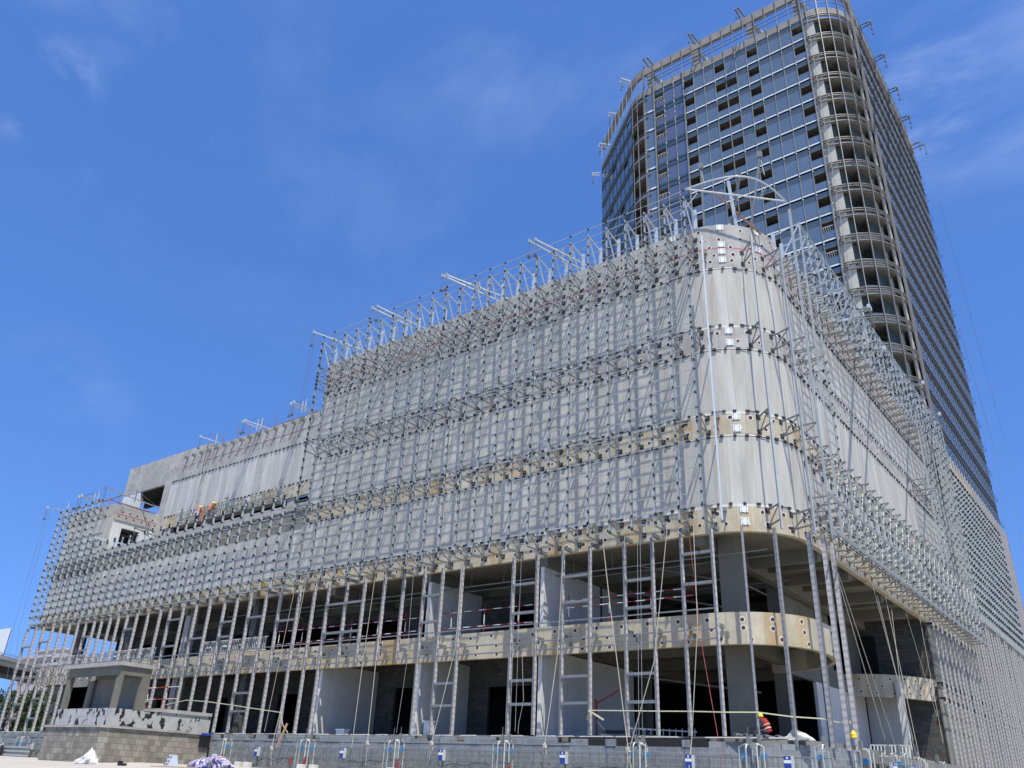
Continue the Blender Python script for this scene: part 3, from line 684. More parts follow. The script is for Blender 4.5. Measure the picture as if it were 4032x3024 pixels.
# front glazing, bay by bay
wins, extra, sp, strp, opn = [], [], MB(), MB(), []
OPEN = {0: 1, 4: 1, 6: 1, 7: 1, 10: 1, 13: 1}
gp, gp2 = [], []
for k in range(17):
    zt = levels[k]; zb = zt - ST; sp, strp = MB(), MB()
    for i in range(15):
        xa, xb = TX[i+1]+.03, TX[i]-.03; y = YT
        viol = 11 <= i <= 13
        g0 = zb+.38; g1 = zt-.95                          # vision glass
        if i == 14: g0 = zb+.3; g1 = zt-.3
        b = MB()
        if i in OPEN and not (k == 0 and i in (6,)) :
            zo = g0 + (g1-g0)*.42
            b.box(xa, xb, y-.02, y+.02, g0, zo)
            o = MB()
            for q in ((xa, g1-.04), (xa, zo)): o.box(xa, xb, y-.03, y+.05, q[1], q[1]+.05)
            o.box(xa, xa+.05, y-.03, y+.05, zo, g1); o.box(xb-.05, xb, y-.03, y+.05, zo, g1)
            if i == 13 or (i == 0 and k > 8):
                for q in range(6): o.box(xa+.15+q*.24, xa+.19+q*.24, y+.05, y+.09, zo-.3, zo+.75, 1)
                o.box(xa, xb, y+.04, y+.1, zo+.72, zo+.8, 1)
            opn.append(o)
            o.bar((xa+.2, y+.5, g1-.25), (xb-.3, y+.9, g1-.4), .05, mi=0)
        else: b.box(xa, xb, y-.02, y+.02, g0, g1)
        (gp2 if viol else gp).append(b)
        if i == 14: strp.box(xa, xb, y-.06, y+.0, zb-.02, zb+.26); continue
        sp.box(xa, xb, y-.015, y+.015, zt-.78, zt-.2 if not viol else zt-.02)
        if viol: sp.box(xa, xb, y-.015, y+.015, zb+.02, g0)
        else: strp.box(xa, xb, y-.06, y+.0, zb+.05, zb+.25)
    build('spandrel_glass', sp, M['glassS'], tw); build('spandrel_panel', strp, M['strip'], tw)
# the curtain wall: each pane a part, those of the upper storeys first
many('window_pane', gp, M['glass'], tw, 100); many('window_pane', gp2, M['glassP'], tw, 51)
many('open_window', opn, [M['fin'], M['rail2']], tw, 100)
tr = MB()
for k in range(17):
    z = levels[k]
    tr.box(TX[11], TX[0], YT-.05, YT+.05, z-.98, z-.78)
    tr.box(TX[14], TX[11], YT-.09, YT-.02, z-.03, z+.05)
    tr.box(TX[11], TX[0], YT-.02, YT+.08, z-ST+.26, z-ST+.38, 1)
build('transom', tr, [M['fin'], M['clamp']], tw)
ml = []
for i, x in enumerate(TX): ml.append(MB().box(x-.035, x+.035, YT-.16, YT+.05, 32.5, 98.9 if i < 16 else 96))
for x in (TX[11], TX[14]): ml.append(MB().box(x-.02, x+.14, YT-.34, YT-.17, 32.5, 95.2))
dots = MB()
for i, x in enumerate(TX):
    for k in range(17):
        for q in (0, .25):
            if random.random() < .6: dots.bar((x+.05, YT-.17, levels[k]-q-.1), (x+.05, YT-.24, levels[k]-q-.1), .12)
for i in (0, 11, 12, 13):
    for k in range(60):
        if random.random() < .5: dots.bar((TX[i]+.1+random.random()*.1, YT-.17, 93-k), (TX[i]+.1, YT-.24, 93-k), .09)
# roof screen rails
for z in (95.0, 95.7, 96.4): 
    P = tpath(.1)[7:21]
    sg = MB()
    for a, c in zip(P[:-1], P[1:]): sg.bar((a[0], a[1], z), (c[0], c[1], z), .07)
    build('screen_rail', sg, M['fin'], tw)
# open rounded corner: ring beams of each floor with double channels
CP = tpath(0, 'corner')
for z in levels:
    rg = MB(); ch = MB()
    rg.strip(tpath(-.2, 'corner'), tpath(-.5, 'corner'), z-.8, z-.38)
    for zz, zh, e in ((z+.02, .07, .12), (z-.26, .06, .1), (z-.92, .07, .12)): ch.strip(tpath(e, 'corner'), tpath(e-.22, 'corner'), zz, zz+zh)
    build('ring_beam', rg, M['conc2'], tw); build('ring_channel', ch, M['finL'], tw)
for i in range(1, 12, 2):
    a = math.radians(-90+90*i/12); R = 5.06+.2
    n = V((math.cos(a), math.sin(a), 0)); p = V((-18.3, YT+5.06, 0)) + n*R; t = V((-n.y, n.x, 0))
    ml.append(MB().bar(p+V((0,0,32.4)), p+V((0,0,99.4)), .07, .2, side=t))
for e in (0, 12):
    a = math.radians(-90+90*e/12); n = V((math.cos(a), math.sin(a), 0)); p = V((-18.3, YT+5.06, 0)) + n*5.2; t = V((-n.y, n.x, 0))
    ml.append(MB().bar(p+V((0,0,32.4)), p+V((0,0,99.4)), .12, .24, side=t))
for q in ((-18.3, -17.0, YT+.25, YT+.5), (XB-.5, XB-.25, YT+4.4, YT+5.2), (-15.2, -14.3, YT+4.6, YT+5.6)):
    build('corner_pier', MB().box(*q, 32, 92.5), M['concP'], tw)
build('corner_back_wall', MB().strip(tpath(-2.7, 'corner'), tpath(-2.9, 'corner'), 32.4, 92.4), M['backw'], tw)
tg = MB()
for k in range(17):
    z = levels[k]; zb = z-ST
    tg.quad((-17.0, YT+.6, zb), (-16.2, YT+3.0, zb), (-16.2, YT+3.0, z-.8), (-17.0, YT+.6, z-.8))
    tg.quad((-15.4, YT+2.0, zb), (-14.6, YT+4.4, zb), (-14.6, YT+4.4, z-.8), (-15.4, YT+2.0, z-.8))
build('inner_glass', tg, M['teal'], tw)
br = MB()
for k in range(17):
    zb = levels[k]-ST-.2
    if k % 3 == 0 or k > 8:
        P = tpath(-.9, 'corner')[3:10]
        for a, c in zip(P[:-1], P[1:]):
            br.bar((a[0], a[1], zb+1.0), (c[0], c[1], zb+1.0), .05); n = 5
            for q in range(n): x = a[0]+(c[0]-a[0])*q/n; y = a[1]+(c[1]-a[1])*q/n; br.bar((x, y, zb), (x, y, zb+1), .03)
    br.bar((-17.6, YT+1.4, zb+2.6), (-16.6, YT+.9, zb+3.0), .1, mi=1); br.bar((-17.1, YT+1.1, zb+2.8), (-15.6, YT+3.0, zb+1.4), .12, mi=1)
build('balcony_rail', br, [M['rail2'], M['clamp']], tw)
# right side: glass ribbons between fins, and little hooks
gpn, fn, hk, mlside = [], MB(), MB(), []
SYT = [YT+5.06 + 1.62*i for i in range(23)]
for k in range(17):
    zt = levels[k]; zb = zt-ST
    for i in range(22):
        b = MB().box(XB-.02, XB+.02, SYT[i]+.04, SYT[i+1]-.04, zb+.3, zt-.7); gpn.append(b)
        if (i + k) % 1 == 0:
            hk.tube([(XB+.1, SYT[i], zb+.5), (XB+.55, SYT[i]+.1, zb+.65), (XB+.6, SYT[i]+.5, zb+.6), (XB+.25, SYT[i]+.75, zb+.45)], .03, 4)
    fn.box(XB-.2, XB+.04, SYT[0], 122, zt-.62, zt-.2, 1); fn.box(XB-.1, XB+.16, SYT[0], 122, zt-.74, zt-.62); fn.box(XB-.1, XB+.13, SYT[0], 122, zt+.02, zt+.12); fn.box(XB-.1, XB+.05, SYT[0], 122, zt-.2, zt+.02, 2)
many('window_pane', gpn, M['glass'], tw, 60)
build('side_fin', fn, [M['fin'], M['glassS'], M['clamp']], tw); build('cable_hook', hk, M['clamp'], tw, kind='stuff')
for y in SYT: mlside.append(MB().box(XB-.05, XB+.075, y-.025, y+.025, 32.2, 99.6 - (y > 118)*4))
many('mullion', mlside, M['fin'], tw, 100)
# slanted end on the left
c0 = V((*tpath(0)[1], 0)); e0 = V((*tpath(0)[0], 0)); d = (e0-c0).normalized(); n = V((-math.sin(math.radians(40)), -math.cos(math.radians(40)), 0))
gs, fs = MB(), MB()
for k in range(17):
    zt = levels[k]; zb = zt-ST
    a, c = c0, e0
    for q in range(8):
        p0 = a.lerp(c, q/8+.004); p1 = a.lerp(c, (q+1)/8-.004)
        gs.quad(p0+V((0,0,zb+.3)), p1+V((0,0,zb+.3)), p1+V((0,0,zt-(.7 if (q*5+k) % 7 else 1.7))), p0+V((0,0,zt-(.7 if (q*5+k) % 7 else 1.7))))
    for z1, h, ee in ((zt-.72, .1, .15), (zt+.02, .1, .13)): fs.bar(a+n*ee/2+V((0,0,z1)), c+n*ee/2+V((0,0,z1)), ee, h, side=n)
    fs.bar(a+V((0,0,zt-.35)), c+V((0,0,zt-.35)), .1, .66, side=n, mi=1)
    P = tpath(.0)[1:8]
    for z1, h, ee in ((zt-.95, .1, .14), (zt+.02, .1, .14)): fs.strip(tpath(.12)[1:8], tpath(-.1)[1:8], z1, z1+h)
    fs.strip(tpath(-.1)[1:8], tpath(-.3)[1:8], zt-.9, zt-.1, 2)
build('end_glass', gs, M['glass'], tw); build('end_fin', fs, [M['fin'], M['glassS'], M['conc']], tw)
for q in range(9): p = c0.lerp(e0, q/8)+n*.05; ml.append(MB().bar(p+V((0,0,32)), p+V((0,0,99)), .05, .06, side=d))
for q in (2, 4, 6): p = V((*tpath(.12)[q], 0)); ml.append(MB().bar(p+V((0,0,32)), p+V((0,0,98.8)), .09, .14))
many('mullion', ml, M['finL'], tw, 100); build('fixing_cap', dots, M['white'], tw, kind='stuff')
# tower base on the right side
build('base_wall', MB().box(-13.9, XB-.35, YT, 122, 1.6, 32.2).box(-30, -13.9, 121.7, 122, 1.6, 93), M['concG'], tw)
build('canopy_slab', MB().box(XB-.3, XB+.55, 86.5, 99.2, 30.2, 30.9), M['concY'], tw)
build('painted_opening', MB().box(XB-.36, XB-.28, 84.5, 98.5, 30.9, 32.4).box(XB-.36, XB+.2, 84.0, 86.6, 27.8, 32.3), M['void'], tw)  # black sheets paint the shade of the notch
# ================================================================ mullions of the two lower storeys, wrapped in tape
def mullion(x, y, za, zb, nx=0, ny=-1, dp=.23):
    n = V((nx, ny, 0)).normalized(); t = V((-n.y, n.x, 0)); b = MB()
    b.bar((x, y, za), (x, y, zb), .095, dp, side=t, mi=0)
    f = V((x, y, 0)) + n*(dp/2+.005)
    for s in (-.04, .0, .04): b.bar(f+t*s+V((0,0,za)), f+t*s+V((0,0,zb)), .022, .02, side=t, mi=1)
    return b
cw = thing('mullion_frame', 'row of tall tape wrapped aluminium mullions and crossbars before the open front floors', 'mullion frame', (-50, 37.2, 2.2))
TOP = [-90.79,-88.87,-87.27,-85.3,-83.66,-82.0,-80.34,-78.8,-77.3,-76.0,-74.5,-73.1,-71.6,-70.0,-68.2,-66.3,-64.8,-62.9,-61.05,-59.2,-57.2,-55.6,-53.9,-52.0,-50.3,-48.15,-46.5,-45.0,-43.14,-41.4,-39.5,-37.75,-35.93,-34.4,-32.8,-30.6,-28.85,-27.15,-25.4,-23.63,-21.47,-19.82,-18.16,-16.5]
FULLTO = lambda x: not (-44.9 < x < -36.2)
ms, trn = [], []
for x in TOP:
    if x == -30.6: continue
    ms.append(mullion(x, 37.2, Z0 if FULLTO(x) else 6.4, ZSF-.05))
for k in range(len(TOP)-1):
    a, c = TOP[k], TOP[k+1]
    for z in (7.85, 6.9, 6.45):
        if -30.7 < c < -30.5 or -30.7 < a < -30.5:
            if c > -30.7 and c < -30.5: trn.append(MB().box(a+.07, TOP[k+2]-.07, 37.12, 37.2, z-.03, z+.03))
            continue
        trn.append(MB().box(a+.07, c-.07, 37.12, 37.2, z-.03, z+.03))
sel = random.Random(4)
for k, zs in ((0, (9.9,)), (2, (10.2,)), (7, (10.2, 9.0)), (12, (10.4,)), (16, (10.7, 8.6)), (18, (9.0,)), (20, (10.0, 8.9)), (22, (10.1,)), (24, (9.6,)), (27, (10.3, 8.4)), (28, (10.3, 8.4)), (32, (10.1, 8.5)), (36, (10.1, 8.5)), (40, (9.6, 8.2)),
              (22, (4.8, 3.6)), (1, (4.6, 3.3)), (3, (5.0, 3.3)), (38, (10.2, 8.8)), (33, (4.9, 3.7)), (36, (4.9, 3.7)), (38, (5.0, 3.7)), (40, (5.0, 3.7)), (12, (4.9, 3.6)), (42, (10.6, 9.1))):
    for z in zs:
        if k+1 < len(TOP): trn.append(MB().box(TOP[k]+.07, TOP[k+1]-.07, 37.05, 37.25, z-.07, z+.07))
many('mullion', ms, [M['film'], M['alu']], cw)
for i, (sx, sy, a) in enumerate(((-15.05, 37.55, -62), (-13.85, 38.7, -42), (-12.75, 40.4, -20), (-12.45, 41.7, -5), (-12.4, 42.9, 0))):
    nn = V((math.cos(math.radians(a)), math.sin(math.radians(a)), 0))
    build('mullion', mullion(sx, sy, 1.9, ZSF, nn.x, nn.y), [M['film'], M['alu']], cw)
many('transom', trn, M['alu'], cw, 100)
pads = []
for x in TOP:
    if x != -30.6: pads += [MB().box(x-.12, x-.0, 37.34, 38.0, 7.0, 7.2), MB().box(x-.06, x+.08, 37.34, 38.0, 11.8, 12.0)]
for x in TOP:
    if x != -30.6: pads.append(MB().box(x+.08, x+.22, 37.75, 38, 6.55, 6.85))
many('fixing_bracket', pads, M['galvD'], cw)
cw = thing('mullion_frame', 'closely spaced tape wrapped mullions covering the right side wall down to the ground', 'mullion frame', (XB+.6, 80, 2))
ms, q = [], MB()
y = 66.4
while y < 122.5:
    ms.append(mullion(XB+.5+random.uniform(-.03, .03), y + random.uniform(-.05, .05), 2.1, 11.9 if y < 81.5 else (32.0 if not 86 < y < 113 else 15.3), 1, 0, .14))
    if 86 < y < 113: ms.append(mullion(XB+.5, y, 29.3, 32.0, 1, 0, .14))
    y += 1.42
for z in (11.6, 7.5, 6.5, 20, 25):
    y = 66.4
    while y < 122.5:
        if z < 12 or (y > 81.5 and not 86 < y < 113):
            q.bar((XB, y+.1, z), (XB+.5, y+.1, z), .13, .16, mi=0); q.bar((XB+.45, y, z-.35), (XB+.45, y+1.4, z-.35), .05, mi=1)
        y += 1.42
many('mullion', ms, [M['film'], M['alu']], cw); build('fixing_bracket', q, [M['clamp'], M['galv']], cw)
# ================================================================ roof hoists (beams that carry the hanging platforms)
def z4(x, y): return 1000+x/1.8433, 800+y/1.8433
def z6(x, y): return x/2.013, 2200+y/2.013
def z7(x, y): return 900+x/2.013, 2200+y/2.013
def z8(x, y): return 1900+x/1.7955, 2100+y/1.7955
def zT(x, y): return 2350+x/3.687, 200+y/3.687
def zU(x, y): return 2950+x/3.687, y/3.687
def zr(x, y): return 2800+x/1.62, 2000+y/1.62
def hoist(tip, root, label, group, post=1.0, mt='galvW', w=.085, hang=1.2):
    tip = V(tip); root = V(root); t = thing('roof_hoist', label, 'hoist beam', root, group)
    build('beam', MB().bar(tip, root, w, w).bar(tip.lerp(root, .3), tip.lerp(root, .36), w*1.35, w*1.5), M[mt], t)
    build('pulley', MB().bar(tip + V((0,0,-.12)), tip + V((0,0,.14)), w*1.6, w*1.9), M[mt], t)
    c = tip.lerp(root, .55)
    if post: build('post', MB().bar((c.x, c.y, c.z - post), (c.x, c.y, c.z + .9), w, w), M[mt], t)
    hk = MB().tube([tip, tip + V((0,0,-hang))], .018, 4); hk.bar(tip + V((0,0,-hang)), tip + V((0,0,-hang-.14)), .2, mi=0)
    hk.tube([tip + V((0,0,-.2)), tip + V((.15,.1,-hang*.55)), tip + V((.05,0,-hang*.9))], .015, 4)
    build('hook', hk, M['wire'], t)
    s = MB(); a = V((c.x, c.y, c.z+.85)) if post else c; s.tube([tip, a, root], .012, 3); build('stay_wire', s, M['wire'], t)
    return t
G1 = 'hoist beams on the front wall of the podium'
P1 = [((-49.47,35.5,32.6), (-45.9,38.9,31.1)), ((-42.53,35.5,32.58), (-39.9,39.4,31.1)), ((-41.9,35.5,32.5), (-39.3,39.6,31.15)), ((-35.23,35.5,32.87), (-32,39.3,31.2)), ((-34.82,35.5,32.76), (-31,39.5,31.1)), ((-27.37,35.5,32.72), (-25,39.3,31.3)), ((-26.85,35.5,32.62), (-24.2,39.4,31.2))]
W1 = ['leftmost white hoist beam on the tall podium roof, standing alone over the front corner', 'left beam of the second pair of white hoist beams along the podium roof', 'right beam of the second pair of white hoist beams along the podium roof', 'left beam of the middle pair of hoist beams on the podium roof', 'right beam of the middle pair of hoist beams on the podium roof', 'left beam of the hoist pair just left of the glass tower', 'right beam of the hoist pair just left of the glass tower']
for (a, b), w in zip(P1, W1): hoist(a, b, w, G1, .3, 'galv')
G2 = 'hoist beams on the setback roof'
for a, b, w in ((R5(1345,372), R5(1525,436), 'single white hoist beam at the left of the setback roof'), (R5(1630,272), R5(1795,345), 'lower beam of the crossed hoist pair at the middle of the setback roof'), (R5(1645,264), R5(1835,330), 'upper beam of the crossed hoist pair at the middle of the setback roof'),
                (R5(1950,152), R5(2080,222), 'lower hoist beam beside the tall steel grid on the setback roof'), (R5(1970,142), R5(2105,212), 'upper hoist beam beside the tall steel grid on the setback roof')):
    hoist(onY(*a, 41), onY(*b, 44.0), w, G2, .35)
G3 = 'hoist beams on the left block roof'
for a, b, w, mt in ((R5(320,848), R5(545,888), 'leftmost white hoist beam over the end of the low block', 'galvW'), (R5(530,775), R5(700,822), 'lower hoist beam of the pair on the low left block', 'galvW'), (R5(550,768), R5(730,815), 'upper hoist beam of the pair on the low left block', 'galvW'), (R5(710,716), R5(1065,850), 'long dull steel hoist beam reaching across the setback corner', 'galvD')):
    hoist(onY(*a, 36), onY(*b, 40.5), w, G3, .35, mt)
hoist(onY(*R5(640,1050), 37), onY(*R5(850,1098), 39.5), 'white hoist beam lying low over the terrace below the dark square opening', G3, 0)
hoist(onY(*R5(905,985), 38), onY(*R5(1055,1045), 41), 'dull steel hoist beam at the right of the dark square opening', G3, .3, 'galvD')
G4 = 'hoist beams on the tower roof'
TL = [('upper beam of the highest left hoist pair on the tower', zT(365,408), zT(528,452), 84), ('lower beam of the highest left hoist pair on the tower', zT(350,455), zT(500,497), 84), ('upper beam of the second left hoist pair on the tower', zT(190,905), zT(335,915), 88), ('lower beam of the second left hoist pair on the tower', zT(180,945), zT(312,965), 88),
      ('upper beam of the third left hoist pair on the tower', zT(50,1350), zT(190,1360), 91), ('lower beam of the third left hoist pair on the tower', zT(40,1385), zT(168,1405), 91), ('upper beam of the lowest left hoist pair on the tower', (2335,682), (2366,679), 92.5), ('lower beam of the lowest left hoist pair on the tower', (2336,690), (2366,690), 92.5),
      ('left grey hoist beam above the round left corner of the tower', zT(675,125), zT(758,238), 81.0), ('right grey hoist beam above the round left corner of the tower', zT(735,105), zT(822,212), 81.0), ('left grey hoist beam above the left third of the tower roof', (2710,135), (2738,175), 80.5), ('right grey hoist beam above the left third of the tower roof', (2724,135), (2752,170), 80.5),
      ('left grey hoist beam above the middle of the tower roof', (2895,38), (2915,75), 80.5), ('right grey hoist beam above the middle of the tower roof', (2906,32), (2932,66), 80.5)]
for w, a, b, y in TL: hoist(onY(*a, y-2), onY(*b, y), w, G4, 0, 'galvW' if 'left hoist pair' in w else 'galvD', .16, 1.6)
TR = [('first', zU(1755,310), zU(1600,374)), ('second', zU(1950,785), zU(1810,852)), ('third', zU(2140,1265), zU(2015,1312)), ('fourth', (3577,455), (3540,469)), ('fifth', (3617,559), (3584,576))]
for w, a, b in TR:
    hoist(onX(*a, XB+3.4), onX(*b, XB-.2), w + ' hoist beam from the top down the right tower edge, upper of its pair', G4, 0, 'galvD', .13, 1.2)
    hoist(onX(a[0]+(3 if w != 'fifth' else 22), a[1]+10, XB+3.4), onX(b[0]+5, b[1]+12, XB-.2), w + ' hoist beam from the top down the right tower edge, lower of its pair', G4, 0, 'galvD', .13, 1.6)
for w, a, b in (('upper of the two pale hoist beam ends in front of the upper tower balconies', (3421,1206), (3380,1222)), ('lower of the two pale hoist beam ends in front of the upper tower balconies', (3426,1216), (3380,1232)), ('pale hoist beam over the side wall beside the lowest ring balcony', (3482,1372), (3440,1380)),
                ('short white hoist beam sticking out over the side wall under the tower ring', (3634,1507), (3590,1520)), ('white hoist beam end furthest back over the side wall', (3700,1630), (3660,1635))):
    hoist(onX(*a, XB+3.6), onX(*b, XB+.6), w, 'hoist beams over the side wall', 0, 'galvW', .11, 1.2)
for px, lab in ((2768, 'short upright grey mast with a pulley left of the bowed roof frame'), (2962, 'leaning grey mast with a dangling clamp behind the bowed roof frame')):
    p = onY(px-(0 if px < 2900 else 30), 870, 41); q = onY(px-(8 if px < 2900 else -30), 665 if px < 2900 else 620, 41)
    t = thing('roof_mast', lab, 'steel mast', p); build('mast', MB().bar((p.x, p.y, 30), q, .1, .14), M['galvD'], t)
    build('pulley', MB().bar(q, q+V((0,0,.45)), .3, .22).tube([q, q+V((.15,0,-1.5))], .04), M['galvD'], t)
# safety line and rusty posts along the setback roof and the low block
t = thing('safety_line', 'dark sagging cables on rusty posts along the setback roof edge', 'safety line', (-65, 43, 30))
pts = [onY(*R5(x, y), 43.0) for x, y in ((1420,440), (1500,418), (1590,400), (1670,360), (1760,335), (1850,300), (1955,262), (2050,235), (2130,200))]
build('cable', MB().tube(pts, .05, 5).tube([p + V((0,0,-.18-.12*(i % 2))) for i, p in enumerate(pts)], .045, 5), M['rust'], t)
for x, y0, y1 in ((1435,440,372), (1495,425,348), (1592,390,312), (1670,362,300), (1848,305,215), (1955,285,165), (1755,330,262)): a, b = onY(*R5(x, y0), 43.0), onY(*R5(x+8, y1), 43.0); build('post', MB().tube([a-V((0,0,.3)), b], .045), M['rust'], t)
t = thing('safety_line', 'rusty scaffold rail running down from the setback corner to the low block', 'safety line', (-80, 40, 24))
pts = [onY(*R5(x, y), 38.5) for x, y in ((400,905), (530,860), (640,820), (740,795), (820,765))]
build('cable', MB().tube(pts, .045, 5), M['rust'], t)
build('tube', MB().tube([onY(*R5(740,795), 38.5), onY(*R5(1045,890), 42)], .05).tube([onY(*R5(790,820), 38.5), onY(*R5(1000,880), 42)], .04), M['rust'], t)
for x, y0, y1 in ((735,850,765), (800,825,750), (948,830,785)): build('post', MB().tube([onY(*R5(x, y0), 39.5), onY(*R5(x+8, y1), 39.5)], .05), M['rust'], t)

# ================================================================ people
def person(label, loc, joints, yaw=0, scale=1., vest='vest', group=None, hip=(0,0,.95)):
    """joints: name -> (parent, offset from pelvis origin, radius); one continuous skin"""
    names = list(joints); me = bpy.data.meshes.new('person')
    vs = [V(joints[n][1])*scale for n in names]; es = [(names.index(joints[n][0]), i) for i, n in enumerate(names) if joints[n][0]]
    me.from_pydata([tuple(v) for v in vs], es, [])
    o = bpy.data.objects.new('person', me); SC.collection.objects.link(o); o.location = loc; o.rotation_euler = (0, 0, yaw)
    me.materials.append(M['trouser'])
    md = o.modifiers.new('skin', 'SKIN')
    for i, n in enumerate(names):
        r = joints[n][2]*scale; sv = me.skin_vertices[0].data[i]; sv.radius = (r, r*.8 if n in ('chest', 'belly', 'pelvis') else r); sv.use_root = (i == 0)
    o.modifiers.new('sub', 'SUBSURF').levels = 1; o.modifiers['sub'].render_levels = 2
    tag(o, label, 'person', group); return o
def clothe(o, scale, head, chest, pel, dirn, vest):
    h = V(head)*scale; c = V(chest)*scale; p = V(pel)*scale
    mb = MB(); n = 10
    for k, (zz, r) in enumerate(((-.02, .128), (.04, .125), (.09, .105), (.125, .06), (.135, .005))):
        for j in range(n): a = 2*math.pi*j/n; mb.v.append((h.x+r*scale*math.cos(a), h.y+r*1.12*scale*math.sin(a), h.z+(zz+.05)*scale))
    for k in range(4):
        for j in range(n): mb.f.append((k*n+j, k*n+(j+1)%n, (k+1)*n+(j+1)%n, (k+1)*n+j)); mb.m.append(0)
    mb.bar(h + V((dirn[0]*.1, dirn[1]*.1, .04))*scale, h + V((dirn[0]*.19, dirn[1]*.19, .02))*scale, .16*scale, .02*scale)
    me = bpy.data.meshes.new('helmet'); me.from_pydata(mb.v, [], mb.f); me.materials.append(M['yellow']); x = bpy.data.objects.new('helmet', me); SC.collection.objects.link(x); x.parent = o
    mb = MB(); mb.tube([p.lerp(c, -.05), p.lerp(c, .35), p.lerp(c, .85), c+(c-p).normalized()*.16*scale, c+(c-p).normalized()*.23*scale], [.175*scale, .175*scale, .215*scale, .17*scale, .08*scale], 12)
    m2 = MB(); m2.tube([p.lerp(c, .3), p.lerp(c, .42)], .196*scale, 12).tube([p.lerp(c, .7), p.lerp(c, .78)], .217*scale, 12)
    for nm, b, mt in (('vest', mb, M[vest]), ('reflective_band', m2, M['tape'])):
        me = bpy.data.meshes.new(nm); me.from_pydata(b.v, [], b.f); me.materials.append(mt); x = bpy.data.objects.new(nm, me); SC.collection.objects.link(x); x.parent = o
    mb = MB().tube([h+V((0,0,-.10))*scale, h+V((0,0,-.04))*scale, h+V((0,0,.04))*scale], [.07*scale, .1*scale, .1*scale], 10)
    mb.bar(h+V((dirn[0]*.09, dirn[1]*.09, -.02))*scale, h+V((dirn[0]*.125, dirn[1]*.125, -.04))*scale, .03*scale)
    me = bpy.data.meshes.new('face'); me.from_pydata(mb.v, [], mb.f); me.materials.append(M['skin']); x = bpy.data.objects.new('face', me); SC.collection.objects.link(x); x.parent = o
    hd = MB()
    return o
def hand(par, w, d, scale):                               # palm with four bent fingers and a thumb
    w = V(w)*scale; d = V(d).normalized(); s = d.cross(V((0,0,1))); s = s.normalized() if s.length > .1 else V((1,0,0)); u = s.cross(d)
    b = MB().bar(w, w+d*.09*scale, .085*scale, .03*scale, side=s)
    for i, l in enumerate((.07, .08, .075, .06)):
        a = w+d*.09*scale+s*((i-1.5)*.021*scale); k = a+d*l*.55*scale; b.tube([a, k, k+(d*.5-u*.6)*l*.5*scale], .009*scale, 5)
    b.tube([w+d*.03*scale+s*.04*scale, w+d*.07*scale+s*.07*scale, w+d*.1*scale+s*.06*scale], .011*scale, 5)
    me = bpy.data.meshes.new('hand'); me.from_pydata(b.v, [], b.f); me.materials.append(M['skin']); x = bpy.data.objects.new('hand', me); SC.collection.objects.link(x); x.parent = par
def stand(lean=.0, arm=((.28,.32,.52),(.22,.5,.72))):
    (e1, w1) = arm
    return {'pelvis': (None, (0,0,.95), .15), 'belly': ('pelvis', (0,.02+lean*.3,1.12), .14), 'chest': ('belly', (0,.04+lean*.7,1.36), .16), 'neck': ('chest', (0,.05+lean,1.52), .06), 'head': ('neck', (0,.08+lean*1.1,1.62), .085),
            'shL': ('chest', (-.19,.04+lean*.8,1.43), .065), 'elL': ('shL', (-e1[0],e1[1]+lean,e1[2]+.68), .045), 'wrL': ('elL', (-w1[0],w1[1]+lean,w1[2]+.62), .032),
            'shR': ('chest', (.19,.04+lean*.8,1.43), .065), 'elR': ('shR', (e1[0]+.02,e1[1]*.8+lean,e1[2]+.6), .045), 'wrR': ('elR', (w1[0],w1[1]*.9+lean,w1[2]+.5), .032),
            'hipL': ('pelvis', (-.1,0,.88), .1), 'knL': ('hipL', (-.12,.05,.5), .07), 'anL': ('knL', (-.13,-.02,.09), .045), 'toL': ('anL', (-.14,.15,.04), .04),
            'hipR': ('pelvis', (.1,0,.88), .1), 'knR': ('hipR', (.13,.03,.5), .07), 'anR': ('knR', (.15,-.05,.09), .045), 'toR': ('anR', (.17,.12,.04), .04)}

